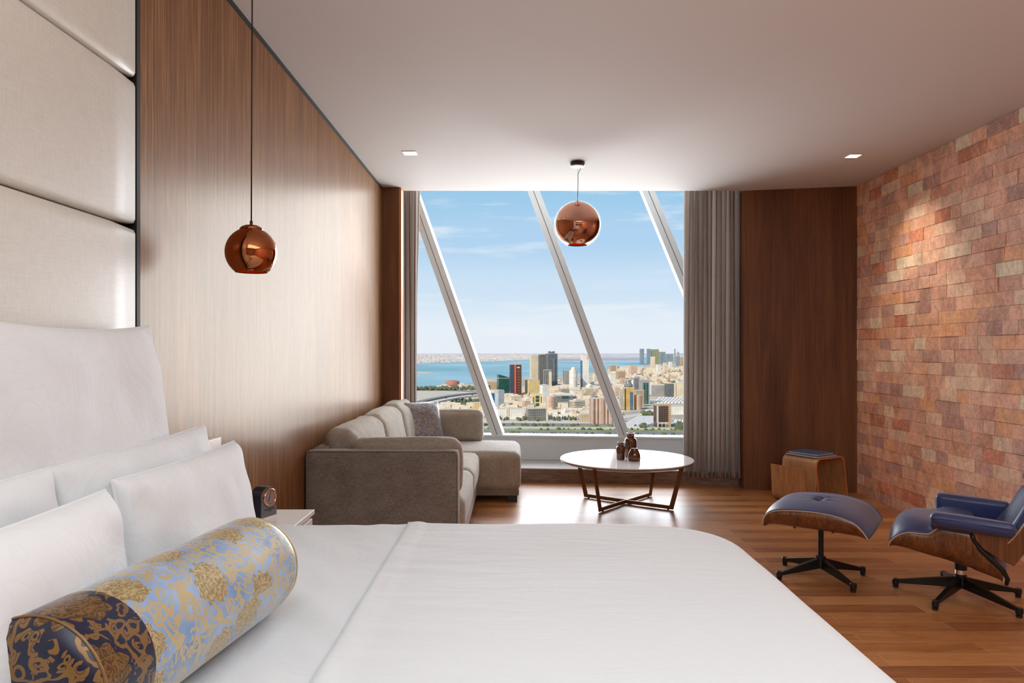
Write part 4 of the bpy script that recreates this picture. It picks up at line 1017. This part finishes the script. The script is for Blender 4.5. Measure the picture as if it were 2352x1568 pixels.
building('slim grey ribbed tower between the cream ribbed and tall dark towers', 1236, 1257, 814, 889, 'darkfin', 20, .7)
def crown(root, w, d, h, D):
    bbox(MB(), w*.16, d*.5, h, h*1.07, -w*.22, 0).build('crown_pier', FM['dark'], root, world=False)
    bbox(MB(), w*.16, d*.5, h, h*1.07, w*.2, 0).build('crown_pier', FM['dark'], root, world=False)
    bbox(MB(), w*.5, d*.3, h, h*1.045).build('crown', FM['dark'], root, world=False)
    bbox(MB(), w*.2, d*.1, 0, h*.86, w*.1, -d*.53).build('grey_rib', FM['darkfin'], root, world=False)
building('tallest dark grey tower with a notched crown', 1254, 1281, 812, 891, 'dark', 18, .8, extras=crown)
building('lower grey and cream tower in front of the slim grey ribbed tower', 1248, 1268, 850, 893, 'darkfin', 10, .7, extras=x_box('side_slab', 'ribcream', .25, -.3, .4, .7, 0, .93))
building('golden stone block stepping up left of the white tower', 1206, 1240, 874, 911, 'gold', 25, .8, extras=x_box('rear_block', 'gold', .25, .2, .45, .6, .9, 1.06))
building('white tower block below the slim grey ribbed tower', 1240, 1262, 885, 935, 'white', 25, .9, extras=x_pent(.4, .05, 'white'))
building('pale blue-grey slab block left of the green glass tower foot', 1136, 1158, 897, 939, 'slab', 35, .9, extras=x_pent(.5, .04, 'white'))
building('blue glass block beside the first window bar', 1124, 1138, 903, 937, 'blueglass', 15, .9)
building('brown hotel with tall arcaded top floor behind the first window bar', 1112, 1141, 877, 903, 'tan', 8, .4, extras=x_box('dark_wing', 'navyglass', -.25, -.5, .35, .1, 0, .7))
def arch(root, w, d, h, D):
    for z in (.1, .42, .68): bbox(MB(), w*.34, d*.04, h*z, h*(z+.2), 0, -d*.52).build('window_bay', FM['teal'], root, world=False)
    bbox(MB(), w*.06, d*.04, h*.08, h*.8, -w*.38, -d*.52).build('slot_window', FM['navyglass'], root, world=False)
    bbox(MB(), w*.06, d*.04, h*.08, h*.8, w*.38, -d*.52).build('slot_window', FM['navyglass'], root, world=False)
building('cream block with a tall green window bay down its middle', 1221, 1246, 905, 935, 'gold', 6, .7, extras=arch)
def round_b(label, x0, x1, yt, yb, skin, top=None, cat='building', **kw):
    D = F*110/(yb-VY); r = (x1-x0)/F*D/2; h = (yb-yt)/F*D; c_ = Vector((((x0+x1)/2-VX)/F*D, D+r, ZG))
    root = thing('building', label, cat, c_)
    MB().lathe([(r, 0), (r, h), (r*.92, h+.5), (.01, h+.5)], (0, 0, 0), 28).build('facade', FM[skin], root, world=False, smooth=True, auto=40)
    if top: top(root, r, h)
    return root
round_b('round beige block of small windows left of the grey banded offices', 1255, 1277, 911, 943, 'pink')
building('grey glass block with a cream wing by the roadside', 1208, 1252, 939, 966, 'greygl', 12, .7, extras=x_box('cream_wing', 'cream', .58, 0, .25, .8, 0, 1.08))
building('long low white hotel by the roadside', 1140, 1206, 940, 963, 'white', 8, .35, extras=many(x_box('entrance_tower', 'cream', -.15, -.4, .12, .3, 0, 1.15), x_box('end_wing', 'white', .42, -.3, .14, .5, 0, 1.06)))
building('ornate cream block below the rust-red tower', 1167, 1199, 912, 930, 'cream', 20, .8, extras=x_pent(.5, .2, 'cream'))
building('pink-beige block right of the ornate cream block', 1199, 1219, 922, 940, 'pink', 25, .9)
building('yellow block low beside the first window bar', 1084, 1110, 926, 946, 'gold', 15, .8)
def dome(root, r, h):
    MB().lathe([(r*.7, h), (r*.68, h*1.04), (r*.5, h*1.12), (r*.25, h*1.17), (.01, h*1.19)], (0, 0, 0), 24).build('dome', FM['cream'], root, world=False, smooth=True)
round_b('round pale green-white tower with a low dome', 1308, 1327, 851, 896, 'white', dome)
building('plain grey tower left of the domed round tower', 1294, 1309, 851, 890, 'grey', 20, .8)
def tallw(root, w, d, h, D):
    bbox(MB(), w*.42, d*.6, 0, h*.84, -w*.42, -d*.1).build('blue_slab', FM['blueglass'], root, world=False)['label'] = 'blue glass slab'
    bbox(MB(), w*.30, d*.3, h*.9, h*1.0, w*.2, -d*.45).build('top_frame', FM['cream'], root, world=False)
    MB().lathe([(1.2, h), (.3, h*1.1)], (-w*.3, 0, 0), 8).build('mast', M['concrete'], root, world=False)
building('tall slim white tower with a blue slab and a mast', 1335, 1353, 815, 894, 'white', 15, .8, extras=tallw)
building('wide grey banded office block in the middle of the city', 1276, 1318, 909, 935, 'greybands', 10, .5, extras=many(x_box('green_glass_bay', 'teal', .0, -.5, .4, .1, .8, 1.0), x_box('right_wing', 'greybands', .55, .1, .35, .8, 0, .9)))
building('low office block with four white bands and a pale flat roof', 1309, 1345, 921, 944, 'bands', 28, .9, extras=x_box('roof_house', 'shed', 0, 0, .5, .5, 1.0, 1.18))
building('big pink block with tall vertical fins by the second window bar', 1356, 1405, 916, 974, 'fins', 8, .6, extras=many(x_box('corner_pier', 'pink', -.47, -.45, .09, .2, 0, 1.02), x_box('corner_pier', 'pink', .47, -.45, .09, .2, 0, 1.02), x_box('central_bay', 'pink', .0, -.5, .12, .12, 0, 1.04)))
def ringcrown(root, w, d, h, D):
    MB().lathe([(w*.46, h), (w*.46, h*1.16), (w*.40, h*1.17), (w*.2, h*1.36), (.01, h*1.38)], (0, 0, 0), 24).build('round_crown', FM['greybands'], root, world=False, smooth=True, auto=40)
    bbox(MB(), w*.3, d*.1, 0, h*.82, w*.2, -d*.5).build('blue_bay', FM['blueglass'], root, world=False)
    bbox(MB(), w*.14, d*.1, 0, h*.98, -w*.46, -d*.45).build('teal_edge', FM['teal'], root, world=False)
building('golden tower with a round banded crown right of the second window bar', 1433, 1457, 891, 942, 'goldglass', 8, .9, extras=ringcrown)
round_b('rounded beige block of small square windows at the golden tower foot', 1456, 1476, 908, 941, 'pink')
building('beige stepped block behind the rounded beige block', 1458, 1481, 897, 934, 'tan', 15, .8)
def frame(root, w, d, h, D):
    bbox(MB(), w*.24, d*.06, 0, h*.88, -w*.12, -d*.52).build('green_glass_bay', FM['teal'], root, world=False)
    bbox(MB(), w*.24, d*.06, 0, h*.88, w*.2, -d*.52).build('green_glass_bay', FM['teal'], root, world=False)
building('grey framed tower with two dark green glass bays', 1470, 1493, 872, 928, 'grey', 8, .8, extras=frame)
building('dark banded tower just left of the grey framed tower', 1457, 1471, 868, 925, 'greybands', 10, .8, extras=x_pent(.7, .04, 'navyglass'))
def arches(root, w, d, h, D):
    mb = MB(); r_ = w*.12
    for k in (-1, 0, 1):
        cx = k*w*.28; pts = [(cx-r_, -d*.515, 0), (cx-r_, -d*.515, h*.10)]+[(cx-r_*math.cos(a), -d*.515, h*.10+r_*.9*math.sin(a)) for a in [i*math.pi/8 for i in range(1, 8)]]+[(cx+r_, -d*.515, h*.10), (cx+r_, -d*.515, 0)]
        MB().prism(pts, (0, d*.02, 0)).build('dark_arch', M['shade'], root, world=False)  # dark panel painted in for the shade inside the arch
    bbox(MB(), w*1.06, d*1.04, h*.93, h*1.02).build('roof_band', FM['tan'], root, world=False)
    bbox(MB(), w*.13, d*.06, h*.2, h*.95, -w*.47, -d*.5).build('corner_pier', M['concrete'], root, world=False)
    bbox(MB(), w*.2, d*.06, 0, h*.95, w*.43, -d*.5).build('corner_pier', FM['tan'], root, world=False)
    bbox(MB(), w*1.0, d*.05, 0, h*.22, 0, -d*.49).build('arcade', M['concrete'], root, world=False)
building('brown glass block on white arches near the curtain', 1506, 1541, 929, 981, 'brownglass', 8, .8, extras=arches)
building('dark glass block with a pale frame upper right near the curtain', 1530, 1556, 881, 911, 'dark', 6, .7, extras=x_box('pale_frame', 'cream', .28, -.5, .2, .1, 0, 1.0))
building('cream block beside the dark glass block at the curtain edge', 1556, 1573, 880, 912, 'cream', 10, .7)
building('grey block with a fine square window grid left of the dark glass block', 1499, 1529, 885, 910, 'grey', 8, .5)
building('slim white block between the framed tower and the square grid block', 1493, 1501, 878, 906, 'white', 8, .9)
building('grey side slab at the left foot of the golden tower', 1423, 1434, 900, 938, 'slab', 8, .8)
building('pink-brown block left of the golden tower slab', 1412, 1425, 890, 922, 'pink', 12, .8)
# far high-rises on the right horizon
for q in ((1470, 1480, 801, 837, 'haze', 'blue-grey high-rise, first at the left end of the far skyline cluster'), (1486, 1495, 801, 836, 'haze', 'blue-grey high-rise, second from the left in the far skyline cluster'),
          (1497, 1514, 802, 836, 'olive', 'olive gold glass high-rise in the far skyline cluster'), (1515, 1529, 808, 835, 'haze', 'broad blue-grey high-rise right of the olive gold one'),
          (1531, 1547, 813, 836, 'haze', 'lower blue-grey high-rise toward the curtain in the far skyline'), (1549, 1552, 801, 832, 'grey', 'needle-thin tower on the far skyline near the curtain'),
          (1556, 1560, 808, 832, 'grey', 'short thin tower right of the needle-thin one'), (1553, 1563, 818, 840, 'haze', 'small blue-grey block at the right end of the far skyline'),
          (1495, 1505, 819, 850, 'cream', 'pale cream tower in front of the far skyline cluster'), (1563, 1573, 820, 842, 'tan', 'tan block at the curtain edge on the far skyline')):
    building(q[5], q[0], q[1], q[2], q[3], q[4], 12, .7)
for q in ((1401, 1416, 839, 856, 'tan', 'tan tower by the water right of the second window bar'), (1446, 1464, 840, 866, 'pink', 'pink tower by the water, wide, left of the far cluster'),
          (1416, 1437, 853, 877, 'tan', 'tan twin block below the two waterside towers'), (1398, 1414, 859, 886, 'white', 'white block against the second window bar'),
          (1424, 1437, 869, 888, 'pink', 'small pink block below the tan twin block'), (1508, 1518, 838, 860, 'white', 'white block below the olive gold high-rise'),
          (1524, 1533, 833, 860, 'cream', 'cream tower with an orange top below the far skyline'), (1536, 1545, 831, 848, 'white', 'white frame-like tower below the lower blue-grey high-rise'),
          (1362, 1376, 858, 880, 'cream', 'cream block right of the tall slim white tower'), (1340, 1365, 893, 915, 'cream2', 'sand-coloured block below the tall slim white tower'),
          (1310, 1340, 897, 914, 'white', 'long white block under the domed round tower'), (1284, 1308, 893, 908, 'grey', 'grey low block left of the domed tower foot')):
    building(q[5], q[0], q[1], q[2], q[3], q[4], 18, .8)

# museum-like hall with a terracotta roof on the shore
c_, w, d, D = place(1012, 1062, 890, .6, 5)
mu = thing('shore_hall', 'long low hall with a terracotta dome roof on the shore', 'building', c_, R(5))
bbox(MB(), w*.95, d*.8, 0, 9).build('hall', FM['shed'], mu, world=False)
MB().lathe([(w*.34, 8), (w*.345, 15), (w*.30, 19), (w*.15, 21), (.1, 21.5)], (w*.02, 0, 0), 30).build('dome', plain('terracotta', (176, 112, 90), .8), mu, world=False, smooth=True, auto=40)
bbox(MB(), w*.25, d*.5, 0, 13, w*.45, 0).build('side_wing', M['concrete'], mu, world=False)

# elevated roads curving on the left
def viaduct(label, pts, wd, zt_, mat):
    P3 = [G(x, y) for x, y in pts]; P3 = [Vector((p.x, p.y, ZG)) for p in P3]; root = thing('viaduct', label, 'road bridge', P3[0])
    v = []; 
    for i, p in enumerate(P3):
        t = (P3[min(i+1, len(P3)-1)]-P3[max(i-1, 0)]).normalized(); sd = Vector((-t.y, t.x, 0))*wd/2
        for q, z in ((sd, zt_), (-sd, zt_), (-sd, zt_-3), (sd, zt_-3)): v.append(p+q+Vector((0, 0, z)))
    mesh('deck', v, grid_faces(len(P3), 4, closed_v=True), mat, root, smooth=False)
    for p in P3[1:-1:2]: MB().box(p.x-2, p.y-2, ZG, p.x+2, p.y+2, ZG+zt_-3).build('pier', M['concrete'], root)
viaduct('upper flyover curving from the left curtain to the first window bar', [(925, 939), (965, 931), (995, 924), (1025, 918), (1055, 913.5), (1085, 910.5), (1120, 908)], 16, 9, M['asphalt'])
viaduct('lower flyover with pale piers left of the first window bar', [(925, 952), (965, 942), (990, 934), (1020, 927), (1050, 921), (1080, 917.5), (1120, 914)], 14, 9, M['concrete'])

# ridged market sheds on the right
def shed(label, x0, x1, y0, y1, n, skew):
    a = G(x0, y1); b_ = G(x1, y1); h = (b_-a).length/n*.4; cF = G(x0+skew, y0); dF = G(x1+skew, y0)
    root = thing('market_shed', label, 'warehouse', (a+b_+cF+dF)/4)
    for k in range(n):
        t0, t1 = k/n, (k+1)/n; p0, p1 = a.lerp(b_, t0), a.lerp(b_, t1); q0, q1 = cF.lerp(dF, t0), cF.lerp(dF, t1)
        m0, m1 = p0.lerp(p1, .37), q0.lerp(q1, .37); e0, e1 = p0.lerp(p1, .74), q0.lerp(q1, .74); up = Vector((0, 0, 1))
        v = [p0, e0, q0, e1, p0+up*h*.7, m0+up*h, e0+up*h*.7, q0+up*h*.7, m1+up*h, e1+up*h*.7]
        f = [(4, 5, 8, 7), (5, 6, 9, 8), (0, 1, 6, 5, 4), (0, 4, 7, 2), (1, 3, 9, 6), (2, 7, 8, 9, 3)]
        mesh('roof_bay', v, f, M['vault'], root, smooth=False)
    mesh('gutter_floor', [a+Vector((0, 0, h*.12)), b_+Vector((0, 0, h*.12)), dF+Vector((0, 0, h*.12)), cF+Vector((0, 0, h*.12))], [(0, 1, 2, 3)], M['shade'], root, smooth=False)
shed('large ridged pale shed right of the second window bar foot', 1424, 1484, 956, 982, 9, 42)
shed('ridged pale shed left of the avenue, behind the large one', 1470, 1494, 941, 952, 4, 16)
shed('ridged pale shed behind the brown glass block', 1500, 1572, 914, 926, 9, 14)
shed('ridged pale shed at the curtain edge beside the brown glass block', 1546, 1580, 966, 976, 4, 4)
shed('white ridged shed in front of the banded office block', 1268, 1330, 954, 963, 5, 4)
building('low pale green roofed hall right of the brown glass block', 1543, 1575, 934, 952, 'white', 5, .6)
building('low cream roadside sheds left of the pink finned block', 1330, 1354, 952, 968, 'cream2', 12, .8)

# low-rise fabric of the city
rnd = random.Random(23); occupied = []
fills = []
kinds = [('cream', 'cream flat-roofed building'), ('cream2', 'sand-coloured flat-roofed building'), ('white', 'white flat-roofed building'), ('pink', 'pinkish flat-roofed building'), ('grey', 'grey flat-roofed building')]
LM = [(1027, 889, 'terracotta-domed shore hall'), (1125, 903, 'brown arcaded hotel'), (1131, 936, 'blue glass block'), (1147, 938, 'pale blue-grey slab block'), (1159, 907, 'green slanted tower'),
 (1184, 912, 'rust-red finned tower'), (1173, 962, 'long white roadside hotel'), (1183, 929, 'ornate cream block'), (1222, 910, 'golden stepped block'), (1233, 934, 'green-bay arch block'), (1230, 965, 'grey glass roadside block'),
 (1250, 934, 'white tower block'), (1268, 891, 'tallest dark tower'), (1266, 942, 'round beige block'), (1297, 934, 'grey banded offices'), (1317, 896, 'domed round tower'), (1327, 943, 'white-banded office block'),
 (1344, 894, 'slim white blue-sided tower'), (1380, 972, 'big pink finned block'), (1408, 856, 'tan waterside tower'), (1455, 866, 'pink waterside tower'), (1426, 877, 'tan twin block'), (1445, 941, 'golden crowned tower'),
 (1481, 927, 'grey framed tower'), (1475, 837, 'first far high-rise'), (1505, 836, 'olive gold high-rise'), (1539, 836, 'lower blue-grey high-rise'), (1500, 850, 'pale cream far tower'), (1528, 858, 'orange-topped cream tower'),
 (1514, 909, 'square-grid grey block'), (1543, 910, 'dark framed glass block'), (1523, 980, 'brown glass arched block'), (1539, 920, 'ridged rear shed'), (1462, 970, 'large ridged shed'), (1406, 886, 'white window-bar block')]
def where(x, yb):
    lx, ly, nm = min(LM, key=lambda q: math.hypot(q[0]-x, (q[1]-yb)*1.6)); dx, dy = x-lx, (yb-ly)*1.6
    d = ('right of' if dx > 0 else 'left of') if abs(dx) > abs(dy) else ('just in front of' if dy > 0 else 'just behind')
    if abs(dx) <= abs(dy) and abs(dx) > 4: d += ' and right of' if dx > 0 else ' and left of'
    if abs(dx) > abs(dy) and abs(dx) > 18: d = 'well '+d
    return d+' the '+nm
def size(w, h): return 'tall narrow' if h > w*1.15 else 'long low' if w > h*2.2 else 'boxy' if w < 9 else 'broad'
def fill(n, xr, yr, hr, wr):
    for _ in range(n):
        t = rnd.random(); yb = yr[0]+(yr[1]-yr[0])*t; x = rnd.uniform(*xr); wpx = rnd.uniform(*wr)*(.6+.6*(yb-840)/100); hpx = rnd.uniform(*hr)*(.6+.6*(yb-840)/100)
        fills.append((yb, x, wpx, hpx))
fill(46, (1405, 1574), (846, 872), (5, 13), (6, 12))
fill(52, (1440, 1574), (868, 900), (6, 15), (7, 14))
fill(44, (1270, 1430), (886, 925), (5, 14), (8, 16))
fill(34, (1112, 1290), (905, 935), (5, 13), (8, 16))
fill(26, (1120, 1420), (935, 960), (4, 10), (10, 20))
fill(22, (960, 1110), (928, 960), (4, 9), (9, 18))
fill(12, (1440, 1574), (900, 912), (4, 9), (8, 16))
fill(16, (1180, 1400), (858, 885), (2, 6), (5, 10))
for yb, x, wpx, hpx in fills:
    k, lb = rnd.choice(kinds[:4]*3+kinds); lb = size(wpx, hpx)+' '+lb.replace(' flat-roofed', ''); zn = where(x, yb)
    c_, w, d, D = place(x-wpx/2, x+wpx/2, yb, rnd.uniform(.6, 1.1), rnd.choice((10, 20, 30, 38))); h = hpx/F*D
    mb = MB(); bbox(mb, w, d, 0, h); bbox(mb, w*.35, d*.35, h, h*1.15+1, w*rnd.uniform(-.2, .2), d*rnd.uniform(-.2, .2))
    if rnd.random() < .4: bbox(mb, w*.5, d*.9, 0, h*rnd.uniform(1.1, 1.4), w*.2, 0)
    o = mb.build('low_building', FM[k], None, world=False); o.location = c_; o.rotation_euler = (0, 0, R(rnd.choice((8, 18, 30, 40))))
    tag(o, lb+' '+zn, 'building', 'low buildings of the city')
# far-shore settlement: uncountable specks of houses
mb = MB()
for _ in range(1500):
    x = rnd.uniform(940, 1330); yb = rnd.uniform(816, 833.2-8*max(0, (x-1000))/260) ; g = G(x, yb); s_ = rnd.uniform(10, 34)*g.y/9000; mb.box(g.x-s_, g.y-s_, ZG-1, g.x+s_, g.y+s_, ZG+rnd.uniform(4, 14)*g.y/9000)
tag(mb.build('far_settlement', plain('far_houses', (200, 190, 184), .9, var=.2, vscale=.004)), 'scatter of tiny pale houses along the far shore across the bay', 'settlement', kind='stuff')
mb = MB()
for n_, xr, yr in ((520, (1400, 1576), (846, 905)), (260, (1268, 1432), (884, 932)), (200, (1112, 1300), (900, 936)), (90, (965, 1110), (932, 960)), (120, (1120, 1420), (938, 962))):
    for _ in range(n_):
        g = G(rnd.uniform(*xr), rnd.uniform(*yr)); a_ = rnd.uniform(5, 12)*(g.y/1800)**.6; b2 = a_*rnd.uniform(.6, 1.2); mb.box(g.x-a_, g.y-b2, ZG, g.x+a_, g.y+b2, ZG+rnd.uniform(4, 11)*(g.y/1800)**.4)
tag(mb.build('house_rooftops', FM['cream']), 'mass of tiny cream houses filling the ground between the city blocks', 'houses', kind='stuff')
# greenery
def trees(label, spots, smin, smax, mat=None):
    mb = MB()
    for g in spots:
        s_ = rnd.uniform(smin, smax); n = 7
        prof = [(s_*.3, 0), (s_*.9, s_*.35), (s_, s_*.9), (s_*.6, s_*1.5), (.05, s_*1.8)]
        v0 = len(mb.v); mb.lathe(prof, (g.x, g.y, ZG), n)
        for q in mb.v[v0:]: q += Vector((rnd.uniform(-.3, .3), rnd.uniform(-.3, .3), rnd.uniform(-.15, .15)))*s_*.6
    tag(mb.build('trees', mat or M['leaf'], smooth=False), label, 'trees', kind='stuff')
trees('band of dark trees along the shore below the terracotta dome', [G(rnd.uniform(940, 1098), rnd.uniform(892.2, 896.5)) for _ in range(110)], 3, 6)
trees('dark trees and bushes under the flyovers', [G(rnd.gauss(1058, 18), rnd.uniform(919, 928)) for _ in range(45)]+[G(rnd.uniform(1020, 1100), rnd.uniform(928, 936)) for _ in range(40)], 2, 4.5)
trees('row of palms and shrubs along the highway verge', [G(x+rnd.uniform(-2, 2), rnd.choice((976, 985, 996))+(x-1000)*.0065+rnd.uniform(-1, 1)) for x in range(1100, 1576, 3)], 1.0, 2.4)
trees('street trees among the roadside buildings', [G(rnd.uniform(1140, 1430), rnd.uniform(962, 967)) for _ in range(70)]+[G(rnd.gauss(1341, 6), rnd.uniform(952, 958)) for _ in range(16)], 1.5, 3.5)
trees('clump of trees by the brown glass block', [G(rnd.gauss(1487, 7), rnd.uniform(950, 955)) for _ in range(30)]+[G(rnd.uniform(1552, 1576), rnd.uniform(977, 986)) for _ in range(40)]+[G(rnd.gauss(1477, 3), rnd.uniform(981, 983)) for _ in range(10)], 2, 4)
trees('distant trees among the dense houses under the far skyline', [G(rnd.gauss(1552, 7), rnd.uniform(852, 862)) for _ in range(40)]+[G(rnd.uniform(1400, 1574), rnd.uniform(850, 905)) for _ in range(30)], 5, 9)
